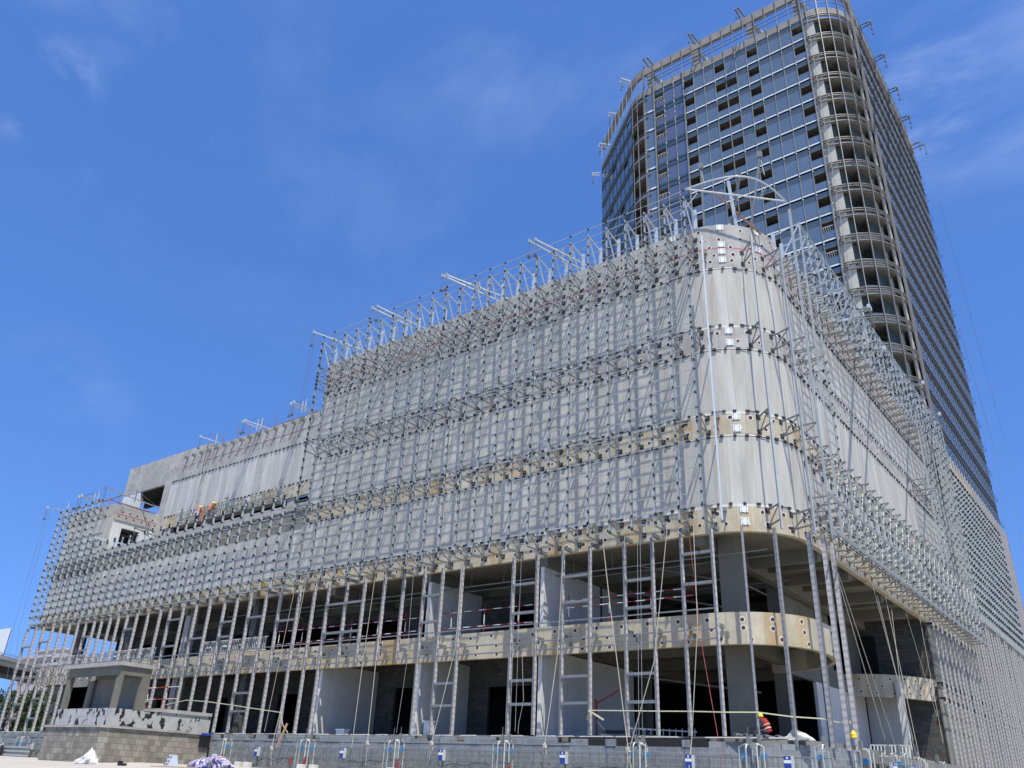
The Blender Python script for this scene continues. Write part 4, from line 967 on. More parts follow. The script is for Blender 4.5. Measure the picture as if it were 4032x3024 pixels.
# ================================================================ suspended platforms
def platform(o, length, label, group, yaw=0, along=None):
    t = thing('suspended_platform', label, 'work platform', o, group); t.rotation_euler = (0, 0, yaw)
    def part(nm, mb, mt):
        me = bpy.data.meshes.new(nm); me.from_pydata(mb.v, [], mb.f)
        for q in (mt if isinstance(mt, list) else [mt]): me.materials.append(q)
        for p, i in zip(me.polygons, mb.m): p.material_index = i
        x = bpy.data.objects.new(nm, me); SC.collection.objects.link(x); x.parent = t; return x
    L = length; W2 = .35
    part('deck', MB().box(0, L, -W2, W2, 0, .04).box(0, L, -W2-.02, -W2+.02, .0, .16).box(0, L, W2-.02, W2+.02, 0, .16), M['galvD'])
    f = MB(); n = max(2, int(round(L/1.0)))
    for y in (-W2, W2):
        for z in (.62, 1.12) : f.bar((0, y, z), (L, y, z), .04)
        for i in range(n+1):
            x = L*i/n; f.bar((x, y, .1), (x, y, 1.12), .04)
            if i < n: f.bar((x, y, .1), (x+L/n/2, y, .62), .025); f.bar((x+L/n/2, y, .62), (x+L/n, y, .1), .025); f.bar((x+L/n/2, y, .62), (x+L/n/2, y, 1.12), .025)
    part('guard_frame', f, M['galvD'])
    for x in (.12, L-.12):
        part('stirrup', MB().tube([(x, -W2, .05), (x, -W2, 1.45), (x, -W2+.12, 1.6), (x, W2-.12, 1.6), (x, W2, 1.45), (x, W2, .05)], .035).tube([(x+(.3 if x < 1 else -.3), -W2, .05), (x+(.3 if x < 1 else -.3), -W2, 1.5), (x, -W2, 1.62), (x-.0, -W2, 1.4)], .03), M['rail2'] if x < 1 else M['galv'])
        part('hoist_motor', MB().box(x-.1+(.2 if x < 1 else -.2), x+.1+(.2 if x < 1 else -.2), -.16, .05, 1.02, 1.24, 0).box(x-.1+(.2 if x < 1 else -.2), x+.1+(.2 if x < 1 else -.2), -.16, .04, .7, 1.0, 1), [M['blue'], M['galvD']])
        part('suspension_wire', MB().tube([(x, 0, 1.5), (x, 0, 2.3)], .02), M['wire'])
        part('guide_head', MB().box(x-.07, x+.07, -.07, .07, 1.6, 1.95), M['galvD'])
    xc = L*.5
    part('control_box', MB().box(xc-.17, xc+.2, -W2-.22, -W2-.05, .62, 1.15, 2).box(xc-.17, xc+.13, -W2-.226, -W2-.22, .62, 1.15, 1).box(xc-.17, xc+.13, -W2-.231, -W2-.226, .88, 1.0, 0).disc((xc-.02, -W2-.232, 1.08), (0,-1,0), .045, 10, 0), [M['white'], M['navy'], M['rail2']])
    c = MB().tube([(xc, -W2-.1, .62), (xc+.1, -W2-.1, .35), (xc+L*.1, -W2-.05, .5), (xc+L*.2, -W2-.05, .38), (xc+L*.3, -W2-.05, .55), (L-.5, -W2-.05, .5)], .018, 5)
    part('cable', c, M['black'])
    return t
G5 = 'work platforms parked along the front block wall'
def ext(x, y, z, lab):
    t = thing('fire_extinguisher', lab, 'fire extinguisher', (x, y, z), 'fire extinguishers on the platforms')
    build('cylinder', MB().tube([(x, y, z), (x, y, z+.36), (x, y, z+.42)], [.075, .075, .03], 8), M['red'], t); build('valve', MB().bar((x, y, z+.42), (x, y, z+.5), .05).tube([(x, y, z+.46), (x+.08, y, z+.4), (x+.09, y, z+.2)], .012, 4), M['black'], t)
PL = [(-87.6, 5.0, 'work platform at the far left parked on the ground left of the brown plinth', .02), (-82.0, 5.5, 'work platform close behind the left end of the brown block plinth', .05),
      (-52.0, 8.3, 'steel work platform next to the plinth, first on its right, before the grey wall', .12), (-43.4, 7.4, 'work platform second right of the brown plinth along the grey block wall', .16), (-35.7, 7.6, 'work platform at the middle of the grey wall with a cream stirrup', .2),
      (-27.9, 7.7, 'work platform on the grey wall below the mullions with crossing cream ropes', .22), (-20.1, 5.3, 'work platform under the dark gap in the grey wall, left of the round end', .2), (-14.8, 3.0, 'short work platform below the crouching worker at the round wall end', .25)]
for i, (x, L, lab, z) in enumerate(PL):
    platform((x, 36.0 if i != 7 else 36.6, z), L, lab, G5)
for x, lab in ((-51.6, 'red extinguisher at the plinth end of the first platform'), (-44.4, 'red extinguisher low at the joint of the first and second platforms'), (-43.1, 'red extinguisher on the left end of the second platform'), (-35.2, 'bright red extinguisher on the left end of the middle platform'), (-27.4, 'small red extinguisher at the left end of the platform under the crossing ropes'), (-81.6, 'dull red extinguisher on the platform left of the plinth')):
    ext(x, 35.55, .3, lab)
for (x, y, yw), lab in zip(((-11.6, 40.3, 1.35), (-11.5, 44.3, 1.5), (-11.4, 49.2, 1.5)), ('nearest work platform of the cluster right of the wall end', 'middle work platform of the cluster right of the wall end', 'farthest work platform of the cluster right of the wall end')):
    platform((x, y, .3), 3.6, lab, 'work platforms beside the right wall', yw)
# two platforms hanging at the setback wall, with two workers
d0 = onY(*R5(1183, 985), 41.5); d1 = onY(*R5(1482, 925), 41.5)
platform((d0.x, 41.6, d0.z), d1.x-d0.x, 'hanging work platform carrying two workers at the setback wall', 'platforms hanging at the setback wall')
e1 = onY(*R5(1850, 850), 41.5)
platform((d1.x+.1, 41.6, d0.z), e1.x-d1.x, 'empty hanging work platform right of the one with the workers', 'platforms hanging at the setback wall')
for k, (px, lab) in enumerate(((1312, 'left worker on the hanging platform in orange vest and yellow helmet'), (1386, 'right worker on the hanging platform, taller, with an orange lanyard'))):
    p = onY(*R5(px, 935), 41.6); j = stand(.1 + .05*k)
    o = person(lab, (p.x, 41.6, d0.z+.04), j, .15 - .5*k, 1.02 + .05*k)
    clothe(o, 1.02+.05*k, j['head'][1], j['chest'][1], j['pelvis'][1], (0, 1), 'vest')
    for w, e in (('wrL', 'elL'), ('wrR', 'elR')): hand(o, j[w][1], V(j[w][1])-V(j[e][1]), 1.02+.05*k)
t = thing('safety_rope', 'short orange lanyard hanging from the right worker below the platform', 'rope', onY(*R5(1362, 870), 41.2)); build('strand', MB().tube([onY(*R5(1362, 870), 41.2), onY(*R5(1350, 945), 41.1)], .04), M['vest'], t)
# crouching worker behind the wall
p = onY(*(2800+545/2.458, 2700+545/2.458), 39.4)
cj = {'pelvis': (None, (0,0,.32), .16), 'belly': ('pelvis', (-.06,.02,.5), .16), 'chest': ('belly', (-.16,.04,.7), .18), 'neck': ('chest', (-.26,.05,.86), .06), 'head': ('neck', (-.32,.05,.95), .085),
      'shL': ('chest', (-.18,-.16,.76), .07), 'elL': ('shL', (-.34,-.22,.52), .05), 'wrL': ('elL', (-.52,-.12,.36), .035), 'shR': ('chest', (-.18,.22,.76), .07), 'elR': ('shR', (-.36,.26,.52), .05), 'wrR': ('elR', (-.54,.16,.38), .035),
      'hipL': ('pelvis', (-.04,-.12,.3), .11), 'knL': ('hipL', (-.4,-.16,.4), .075), 'anL': ('knL', (-.2,-.16,.08), .05), 'toL': ('anL', (-.36,-.17,.05), .04), 'hipR': ('pelvis', (-.04,.12,.3), .11), 'knR': ('hipR', (-.42,.18,.42), .075), 'anR': ('knR', (-.22,.18,.08), .05), 'toR': ('anR', (-.38,.19,.05), .04)}
o = person('worker in red coat and yellow helmet crouching on the slab behind the wall', (p.x+.1, 39.4, 2.2), cj, .2)
clothe(o, 1, cj['head'][1], cj['chest'][1], cj['pelvis'][1], (-1, 0), 'redcloth')
for w, e in (('wrL', 'elL'), ('wrR', 'elR')): hand(o, cj[w][1], V(cj[w][1])-V(cj[e][1]), 1)

# ================================================================ low walls and the concrete kiosk
bl = thing('block_wall', 'long low wall of grey concrete blocks along the foot of the building', 'block wall', (-50, 36.9, 0))
WP = [(-91, 36.95), (-17.2, 36.95), (-15.6, 37.3), (-14.3, 38.1), (-13.2, 39.4), (-12.6, 41.0), (-12.45, 43.4)]
WI = [(-91, 37.35), (-17.2, 37.35), (-15.8, 37.65), (-14.6, 38.4), (-13.6, 39.6), (-13.0, 41.1), (-12.85, 43.4)]
build('wall', MB().strip(WP, WI, -.1, 1.72), M['block'], bl)
cp = MB(); x = -91
while x < -17.4:                                           # uneven top course
    w = random.choice((.6, .6, .9, .4)); hgt = random.choice((.24, .36, .4, .4, .4, .12)) if not -24.6 < x < -17.5 else random.choice((0, 0, .3, 0))
    if hgt: cp.box(x+.01, min(x+w, -17.3)-.01, 36.93+random.uniform(-.015, .01), 37.36, 1.72, 1.72+hgt)
    x += w
for i in range(2, len(WP)):
    a, c = V((*WP[i-1], 0)), V((*WP[i], 0)); L = (c-a).length; k = max(1, int(L/.6)); n = V(((c-a).y, -(c-a).x, 0)).normalized()
    for q in range(k):
        if random.random() < .85: cp.bar(a.lerp(c, q/k+.01)+V((0,0,1.85))-n*.2, a.lerp(c, (q+1)/k-.01)+V((0,0,1.85))-n*.2, .4, .25, side=n)
build('top_course', cp, M['block'], bl)
build('dark_gap', MB().box(-24.8, -17.3, 37.0, 37.34, 1.72, 2.1).box(-50.5, -45.8, 37.0, 37.34, 1.85, 2.12), M['dark'], bl)
cr = MB()
x = -90.
while x < -14: cr.bar((x, 37.2, 2.14), (x+random.uniform(.5, 2.), 37.15, 2.15), .22, .05); x += random.uniform(.8, 2.4)
build('mortar_bed', cr, M['ring'], bl)
kx, ky = -55.72, 29.42
kt = thing('concrete_kiosk', 'small open sided concrete shelter with flat roof on the peeling wall', 'kiosk', (kx-3.5, ky+1, 3.2))
build('roof', MB().box(kx-7.75, kx+.12, ky-.22, ky+2.35, 5.86, 6.1), M['conc'], kt)
build('lintel', MB().box(kx-7.2, kx, ky, ky+.22, 5.3, 5.86).box(kx-.22, kx, ky+.22, ky+1.98, 5.3, 5.86).box(kx-7.2, kx, ky+1.98, ky+2.2, 5.3, 5.86), M['concI'], kt)
for x0, x1, y0, y1 in ((kx-.42, kx+.0, ky-.003, ky+.28), (kx-7.2, kx-6.75, ky-.003, ky+.3), (kx-.3, kx+.003, ky+1.6, ky+2.2), (kx-7.2, kx-6.8, ky+1.8, ky+2.2)): build('pillar', MB().box(x0, x1, y0, y1, 3.15, 5.3), M['concI'], kt)
ka = onY(*z6(572, 950), 31.5); kb = onY(*z6(705, 1015), 31.5)
build('back_wall', MB().box(kb.x, kx-.3, ky+1.98, ky+2.18, 3.15, 5.3).box(kx-8, ka.x, ky+1.98, ky+2.18, 3.15, 5.3).box(ka.x, kb.x, ky+1.98, ky+2.18, 3.15, kb.z), M['concG'], kt)
pt = thing('peeling_wall', 'low rendered wall with peeling black patches under the kiosk', 'wall', (kx-3, ky, 2))
build('wall', MB().box(kx-7.3, kx+.02, ky-.04, ky+2.2, 2.05, 3.2).box(kx-2.5, kx+.02, ky+2.2, 36.9, 2.05, 3.22), M['peel'], pt)
build('coping', MB().box(kx-2.6, kx+.1, ky+3.2, 36.9, 3.22, 3.44).box(kx-.35, kx+.05, ky+2.2, ky+3.2, 3.2, 3.32), M['conc'], pt)
pn = thing('block_plinth', 'brown weathered block plinth with thick mortar top below the kiosk', 'block wall', (kx-3, ky-.6, 0))
build('wall', MB().prism([(kx-7.1, ky-.62), (kx+.3, ky-.62), (kx+.62, ky-.2), (kx+.62, 36.7), (kx-7.1, 36.7)], -.2, 1.98), M['blockW'], pn)
build('mortar_cap', MB().prism([(kx-7.25, ky-.72), (kx+.35, ky-.72), (kx+.72, ky-.25), (kx+.72, 36.0), (kx-7.25, 36.0)], 1.98, 2.12), M['conc'], pn)
build('painted_recess', MB().box(kx+.55, kx+.74, 35.9, 36.7, 1.2, 1.95).box(kx+.55, kx+.76, 35.9, 36.7, 1.95, 2.1, 1), [M['void'], M['navy']], pn)  # black box on the plinth face, recess shade painted; blue strip above

# ================================================================ rails, ropes and tape
def striped(P, r, seg=.55):
    a = MB(); P = [V(p) for p in P]; k = 0
    for i in range(len(P)-1):
        L = (P[i+1]-P[i]).length; n = max(1, int(L/seg))
        for q in range(n): a.tube([P[i].lerp(P[i+1], q/n), P[i].lerp(P[i+1], (q+1)/n)], r, 6, k % 2); k += 1
    return a
for lab, x0, x1, z1, z2 in (('red and white striped guard rail on the upper floor left of the white fin walls', -52.6, -37.3, 8.3, 9.25), ('red and white guard rail on the upper floor between the two white fin walls', -35.6, -28.0, 8.35, 9.3), ('red and white guard rail on the upper floor near the corner column', -26.8, -18.4, 8.9, 9.3)):
    t = thing('guard_rail', lab, 'guard rail', (x0, 38.7, 7.8), 'striped guard rails on the upper floor')
    for z in (z1, z2): build('rail', striped([(x0, 38.8, z), (x1, 38.8, z+random.uniform(-.05, .1))], .028), [M['red'], M['white']], t)
    x = x0 + .8
    while x < x1: build('post', striped([(x, 38.75, 7.8), (x+random.uniform(-.06, .06), 38.75, 9.6)], .028, .5), [M['red'], M['white']], t); x += 2.6
for lab, x0, x1 in (('pale picket balustrade on the upper floor above the kiosk', -83.5, -67.5), ('pale picket balustrade on the upper floor right of the block pier', -60.8, -52.4)):
    t = thing('balustrade', lab, 'balustrade', (x0, 38.2, 7.8), 'picket balustrades'); b = MB(); x = x0
    while x < x1: b.box(x, x+.055, 38.13, 38.17, 7.85, 8.85); x += .21
    build('picket_panel', b, M['rail2'], t); build('rail', MB().box(x0, x1, 38.14, 38.2, 8.82, 8.88).box(x0, x1, 38.14, 38.2, 7.88, 7.93), M['rail2'], t)
    x = x0+.9
    while x < x1: build('clip', MB().box(x, x+.5, 38.08, 38.14, 8.35, 8.47), M['white'], t); x += 2.1
t = thing('scaffold_frame', 'small red and cream scaffold rail between the kiosk and the mullions', 'scaffold', onY(*z6(1160, 1180), 36.2))
for a, b in (((1155,1028), (1428,1013)), ((1140,1117), (1412,1110)), ((1140,1130), (1190,1130))): build('rail', striped([onY(*z6(*a), 36.2), onY(*z6(*b), 36.2)], .04, 1.4), [M['rail2'], M['red']], t)
for a, b in (((1182,992), (1160,1185)), ((1335,980), (1305,1190)), ((1160,1035), (1150,1185)), ((1125,1145), (1165,1190))): build('post', striped([onY(*z6(*a), 36.3), onY(*z6(*b), 36.3)], .04, .6), [M['red'], M['rail2']], t)
def rope(lab, pts, r=.025, mt='rope', nm='safety_rope', cat='rope', knot=None):
    t = thing(nm, lab, cat, pts[0]); r = r*.62; build('strand', MB().tube(pts, r, 5), M[mt], t)
    if knot is not None: k = V(pts[knot]); build('knot', MB().bar(k+V((-.06,0,.1)), k+V((.05,0,-.12)), .13).tube([k, k+V((.12,0,-.35)), k+V((.02,0,-.55))], r, 5), M[mt], t)
rope('cream rope slanting right from the soffit to the crossing knot at the grey wall', [onY(*z8(850, 50), 37.0), onY(*z8(900, 500), 36.2), onY(*z8(1030, 1530), 35.4), onY(*z8(1050, 1659), 35.4)], .032, knot=2)
rope('cream rope slanting left from the soffit down to the crossing knot', [onY(*z8(1305, -40), 36.6), onY(*z8(1215, 900), 36.0), onY(*z8(1040, 1520), 35.4), onY(*z8(1020, 1659), 35.4)], .032)
rope('cream rope hanging nearly straight left of the corner column with a kink above the wall', [onY(*z8(1490, -60), 36.6), onY(*z8(1520, 640), 36.0), onY(*z8(1480, 1440), 35.8), onY(*z8(1460, 1659), 35.4)], .03)
rope('thin red rope crossing the bay beside the corner column', [onY(*z8(1462, 30), 36.6), onY(*z8(1560, 850), 36.2), onY(*z8(1700, 1640), 35.6)], .016, 'redline')
rope('cream rope tied at the wall in the bay left of the second white fin wall', [onY(*z7(1850, 30), 36.8), onY(*z7(1800, 700), 36.3), onY(*z7(1610, 1460), 35.4), onY(*z7(1590, 1600), 35.4)], .03, knot=2)
rope('cream rope falling across the wide grey partition bay', [onY(*z7(1168, 100), 36.8), onY(*z7(1060, 850), 36.3), onY(*z7(975, 1500), 35.5)], .028)
rope('cream rope ending in a knot on the second platform before the grey partition bay', [onY(*z7(1190, 600), 36.6), onY(*z7(1100, 1460), 35.4), onY(*z7(1085, 1640), 35.4)], .028, knot=1)
rope('cream rope at the right of the second white fin wall, tied low', [onY(*z8(575, 60), 36.8), onY(*z8(530, 850), 36.4), onY(*z8(440, 1500), 35.4), onY(*z8(432, 1560), 35.4)], .03, knot=2)
rope('pale rope crossing the third picket bay down to the plinth end platform', [onY(*z7(605, 225), 36.9), onY(*z7(430, 1130), 36.2), onY(*z7(340, 1500), 35.4), onY(*z7(335, 1640), 35.4)], .026, knot=2)
rope('pale rope crossing the balustrade bay without a knot', [onY(*z7(530, 210), 36.9), onY(*z7(285, 1370), 36.0)], .024)
rope('slack rope from the upper slab to the floor beside the dark doorway bay', [onY(*z8(280, 870), 37), onY(*z8(290, 1180), 37), onY(*z8(255, 1350), 37), onY(*z8(250, 1420), 37)], .02)
for k, (a, b) in enumerate((((235, 180), (195, 1400)), ((275, 150), (230, 1400)))): rope(('left', 'right')[k] + ' wire of the pair hanging beside the third white fin wall', [onY(*z8(*a), 36.5), onY(*z8(*b), 36.0)], .014, 'galv', 'hoist_wire', 'wire')
for k, (a, b) in enumerate((((1095, 50), (1105, 1400)), ((1115, 50), (1130, 1400)))): rope(('left', 'right')[k] + ' wire of the pair hanging in front of the dark hall', [onY(*z8(*a), 36.5), onY(*z8(*b), 36.0)], .014, 'galv', 'hoist_wire', 'wire')
for k, (a, b) in enumerate((((1470, 60), (1425, 640)), ((1440, 640), (1330, 1380)))): rope(('upper', 'lower')[k] + ' dark wire near the second white fin wall', [onY(*z7(*a), 36.7), onY(*z7(*b), 36.2)], .014, 'galv', 'hoist_wire', 'wire')
RB = [('first', (750, 250), (1110, 1480)), ('second', (772, 300), (1190, 1560)), ('third', (1030, 490), (1290, 1480)), ('fourth', (1060, 560), (1310, 1590)), ('fifth', (1110, 560), (1330, 1600)), ('sixth', (1150, 640), (1240, 1400)), ('seventh', (1245, 680), (1440, 1330)), ('eighth', (1330, 700), (1480, 1500))]
for k, (w, a, b) in enumerate(RB): rope(w + ' slanting cream rope from the left hanging before the shaded side recess', [onX(*zr(*a), XB+.9), onX(*zr(*b), XB+1.4)], .03 if k < 5 else .02)
for k, dx in enumerate((0, 22)): rope(('left', 'right')[k] + ' of two long hoist wires off the left end of the building', [V((-92.0+k*.8, 36, 24.0)), onY(53+dx, 2475, 35.7), onY(14+dx, 2780, 35.6)], .022, 'wire', 'hoist_wire', 'wire')
for k, dx in enumerate((0, 12)): rope(('left', 'right')[k] + ' of two hoist wires falling from the first podium hoist', [onY(1228+dx, 1335, 35.6), onY(1174+dx, 1650, 35.6), onY(1150+dx, 1800, 35.6)], .02, 'wire', 'hoist_wire', 'wire')
for k, P in enumerate((((3776, 1290), (3912, 1750), (4010, 2400)), ((3700, 800), (3960, 1750), (4028, 2180)))): rope(('inner', 'outer')[k] + ' hoist wire falling through the sky beside the right edge of the tower', [onX(*p, XB+3.4) for p in P], .02, 'wire', 'hoist_wire', 'wire')
tp = [onY(*z8(*q), 36.9) for q in ((748, 1251), (1035, 1254), (1240, 1257), (1470, 1258), (1705, 1264))] + [onY(*zr(295, 1303), 37.35), onY(*zr(510, 1331), 38.45), onY(*zr(705, 1344), 40.2), onY(*zr(810, 1366), 41.7), onY(*zr(875, 1366), 42.9)]
t = thing('warning_tape', 'yellow and white warning tape strung along the front mullions to the corner', 'warning tape', tp[0])
b = MB()
for a, c in zip(tp[:-1], tp[1:]): b.bar(a, c, .015, .05)
b.bar(tp[0], tp[0]+V((.9, 0, -.45)), .02, .09); b.bar(tp[-1]+V((-.1,-.1,0)), tp[-1]+V((.2,.1,0)), .08, .12); build('tape', b, M['tape'], t)
t = thing('warning_tape', 'pale warning tape running from the scaffold rail to the fifth bay', 'warning tape', onY(*z6(1480, 1120), 36.8))
b = MB(); tp = [onY(*z6(1300, 1160), 36.8), onY(*z6(1480, 1120), 36.8), onY(*z6(1640, 1132), 36.8), onY(*z6(1840, 1160), 36.8), onY(*z7(140, 1178), 36.8), onY(*z7(415, 1218), 36.8), onY(*z7(430, 1320), 36.8), onY(*z7(470, 1380), 36.8)]
for a, c in zip(tp[:-1], tp[1:]): b.bar(a, c, .015, .055)
build('tape', b, M['tape'], t)
t = thing('plank', 'light timber plank leaning at the wall top in the left bays', 'plank', onY(*z7(430, 1400), 36.8)); build('board', MB().bar(onY(*z7(465, 1305), 36.8), onY(*z7(380, 1500), 36.4), .05, .14), M['wood'], t)
t = thing('helmet', 'yellow helmet hanging on the last corner mullion', 'helmet', (-12.25, 41.8, 2.6)); build('shell', MB().tube([(-12.2, 41.7, 2.45), (-12.2, 41.7, 2.6), (-12.2, 41.7, 2.75)], [.13, .13, .05], 8).tube([(-12.2, 41.7, 2.44), (-12.2, 41.7, 2.47)], .16, 8), M['yellow'], t)

# ================================================================ things on the slab and on the ground
q = onY(*z8(805, 1225), 40)
t = thing('red_stand', 'red steel stand with a raised arm in the grey hall', 'stand', (q.x, 40, 2.2)); build('post', MB().tube([(q.x, 40, 2.2), (q.x, 40, 4.1)], .05), M['red'], t); build('arm', MB().bar((q.x-.1, 40, 3.9), (q.x+1.4, 40, 4.6), .06).bar((q.x-.05, 40, 3.4), (q.x-.05, 40, 4.2), .09), M['red'], t); build('stay', MB().tube([(q.x, 40, 3.1), (q.x+.9, 40, 2.25)], .03), M['white'], t)
t = thing('yellow_hat', 'orange yellow hard hat hanging on the red stand', 'helmet', (q.x-.25, 39.8, 3.3)); build('shell', MB().tube([(q.x-.25, 39.7, 3.1), (q.x-.25, 39.7, 3.25), (q.x-.25, 39.7, 3.42)], [.17, .16, .05], 10), M['yellow'], t)
q = onY(*z8(1040, 1420), 39)
t = thing('ladder', 'aluminium ladder lying on its side on the hall floor', 'ladder', (q.x, 39, 2.2)); b = MB().bar((q.x, 39, 2.65), (q.x+3.6, 39.2, 2.5), .06).bar((q.x, 39, 2.3), (q.x+3.8, 39.2, 2.25), .06); build('stile', b, M['galv'], t)
b = MB(); 
for i in range(11): b.bar((q.x+.2+i*.33, 39+.02*i, 2.64), (q.x+.2+i*.33, 39+.02*i, 2.3), .035)
build('rung', b, M['galv'], t)
t = thing('beam_stack', 'dark steel channels stacked beside the ladder', 'steel stack', (q.x-1, 39, 2.2)); build('channel', MB().box(q.x-1.6, q.x+.2, 38.8, 39.1, 2.2, 2.36), M['galvD'], t); build('channel', MB().box(q.x-1.5, q.x, 38.85, 39.05, 2.36, 2.55), M['black'], t)
for (px, py), w, h, lab in (((860, 1365), .75, .28, 'white crate on the floor edge before the grey partition'), ((1552, 1362), .5, .75, 'white plastic box beside the second white fin wall')):
    q = onY(*z7(px, 1380), 38.6); t = thing('storage_box', lab, 'box', (q.x, 38.6, 2.2)); build('body', MB().box(q.x, q.x+w, 38.5, 38.9, 2.2, 2.2+h), M['white'], t); build('lid', MB().box(q.x-.05, q.x+w+.05, 38.45, 38.95, 2.2+h, 2.27+h), M['white'], t)
for k, x in enumerate((-16.0, -15.7, -15.35, -15.0, -14.55)):
    t = thing('steel_pipe', 'grey steel pipe sticking out over the wall beside the crouching worker', 'pipe', (x, 38.2, 2.3), 'pipes stacked beside the crouching worker'); build('pipe', MB().tube([(x, 37.2 + k*.28, 2.27), (x-.4, 40.5+k*.2, 2.3)], .075, 10), M['galvD'], t)
    build('opening', MB().tube([(x+.001, 37.19 + k*.28, 2.27), (x, 37.2 + k*.28, 2.27)], .055, 8), M['black'], t)
def lump(nm, lab, cat, c, sx, sy, sz, mt, seed, peak=None, parts=None):
    rnd = random.Random(seed); t = thing(nm, lab, cat, c); b = MB(); nu, nv = 22, 9
    ph = [rnd.uniform(0, 6.28) for _ in range(8)]
    for j in range(nv+1):
        for i in range(nu):
            a = 2*math.pi*i/nu; f = j/nv; r = math.cos(f*math.pi/2)**.6
            w = 1 + .16*math.sin(3*a+ph[0]+4*f) + .10*math.sin(7*a+ph[1]-6*f) + .05*math.sin(13*a+ph[2]+9*f)
            z = math.sin(f*math.pi/2)*(1 + .18*math.sin(2*a+ph[3]) + .12*math.sin(5*a+ph[4]))
            x = r*w*math.cos(a); y = r*w*math.sin(a)
            if peak: z += peak[1]*math.exp(-((x-peak[0])**2)*9 - y*y*5)*f
            b.v.append((c[0]+sx*x, c[1]+sy*y, c[2]+sz*z))
    for j in range(nv):
        for i in range(nu): b.f.append((j*nu+i, j*nu+(i+1) % nu, (j+1)*nu+(i+1) % nu, (j+1)*nu+i)); b.m.append(0)
    build('cloth', b, mt, t, smooth=False); return t
def low(px, py, y): p = onY(px, py, y); return (p.x, y, gz(p.x, y))
c = low(344, 2998, 27.6); t = lump('white_sack', 'slumped white woven sack with a raised tip against the brown plinth', 'sack', c, 1.05, .5, .42, M['sack'], 3, (.3, 1.3))
c = low(838, 3020, 29.5); lump('striped_tarpaulin', 'crumpled red white and blue striped tarpaulin heap on the ground', 'tarpaulin', (c[0], c[1], c[2]), 1.75, .8, .5, M['tarp'], 8)
for (px, py, y), lab, s in (((664, 3012, 29.0), 'pile of galvanised angle brackets leaning at the plinth corner', 1.0), ((838, 2985, 33.0), 'single perforated steel bracket standing behind the striped tarpaulin', 1.1)):
    c = low(px, py, y); t = thing('steel_bracket', lab, 'steel bracket', c)
    for k in range(3 if s == 1.0 else 1):
        o = V(c)+V((k*.1, .04*k, 0)); bb = MB().bar(o+V((-.25, 0, 0)), o+V((-.02, .1, .55)), .42*s, .03, side=(0,1,0)); bb.v = []; bb.f = []; bb.m = []
        bb.quad(o+V((-.4,-.1,0)), o+V((.1,-.1,0)), o+V((.22,.1,.62*s)), o+V((-.28,.1,.62*s))); bb.quad(o+V((.1,-.1,0)), o+V((.5,.1,.0)), o+V((.22,.1,.62*s)), o+V((.22,.1,.62*s)))
        bb.quad(o+V((-.28,.1,.62*s)), o+V((.22,.1,.62*s)), o+V((.24,.12,.62*s)), o+V((-.26,.12,.62*s)))
        build('plate', bb, M['galvW'], t)
    h = MB()
    for a in (.2, .45, .8):
        for bq in (-.22, .02): p = V(c)+V((bq-.1+.12*a, -.1+.2*a-.012, .62*s*a)); h.bar(p-V((.05,0,0)), p+V((.05,0,0)), .05)
    build('slot', h, M['black'], t)
c = low(485, 3004, 27.5); t = thing('black_box', 'small black metal tray on the ground right of the white sack', 'tray', c); build('tray', MB().box(c[0]-.25, c[0]+.25, 27.3, 27.6, c[2], c[2]+.14).box(c[0]-.25, c[0]-.2, 27.3, 27.6, c[2]+.14, c[2]+.25), M['black'], t)
for (px, y), lab in (((975, 34.8), 'small rough concrete block below the first platform'), ((1188, 34.9), 'pale concrete block at the left stirrup of the second platform'), ((1236, 34.7), 'pale concrete block between the first and second platforms'), ((1545, 34.8), 'white concrete block under the cream stirrup'), ((940, 34.6), 'flat cream block nearest the striped tarpaulin')):
    c = low(px, 3000, y); t = thing('concrete_block', lab, 'concrete block', c, 'loose blocks under the platforms'); build('block', MB().bar((c[0]-.25, y, .22), (c[0]+.22, y+.05, .2), .3, .3), M['ring'], t)
t = thing('timber_batten', 'long thin timber batten lying on the ground before the plinth', 'timber', low(640, 3018, 28)); c = low(640, 3018, 28); build('batten', MB().bar((c[0]-1.2, 28, c[2]+.03), (c[0]+2.4, 28.6, c[2]+.05), .06), M['wood'], t)
t = thing('roller_shutter_stack', 'stack of long ribbed grey steel profiles on the ground at the far left', 'steel stack', (-84, 34.5, 0))
for k in range(5): build('profile', MB().bar((-92, 34.2, .2+k*.16), (-77, 34.3+.02*k, .16+k*.16), .3 - .1*(k % 2), .12, side=(0,1,0)), M['galvD'] if k % 2 else M['galv'], t)
build('strap', MB().box(-81.6, -81.2, 34.0, 34.1, .1, .9).box(-81.9, -80.9, 33.98, 34.06, .35, .5), M['black'], t)
q0 = onY(3432, 2985, 47); q1 = onY(3578, 2935, 47)
t = thing('railing_panel', 'cream steel picket railing panel leaning before the recess column', 'railing', q0); b = MB(); n = 11
for i in range(n+1): x = q0.x + (q1.x-q0.x)*i/n; b.bar((x, 47, q0.z), (x, 47.15, q1.z), .05)
build('picket', b, M['rail2'], t); build('rail', MB().bar((q0.x, 47.15, q1.z), (q1.x, 47.15, q1.z), .07).bar((q0.x, 47, q0.z+.1), (q1.x, 47, q0.z+.1), .07), M['rail2'], t)
c = onY(3150, 2912, 38.9); lump('plastic_sheet', 'crumpled clear plastic sheet on the wall top right of the worker', 'plastic sheet', (c.x, 38.9, 2.15), .6, .3, .26, M['rail2'], 11, (-.4, 1.1))
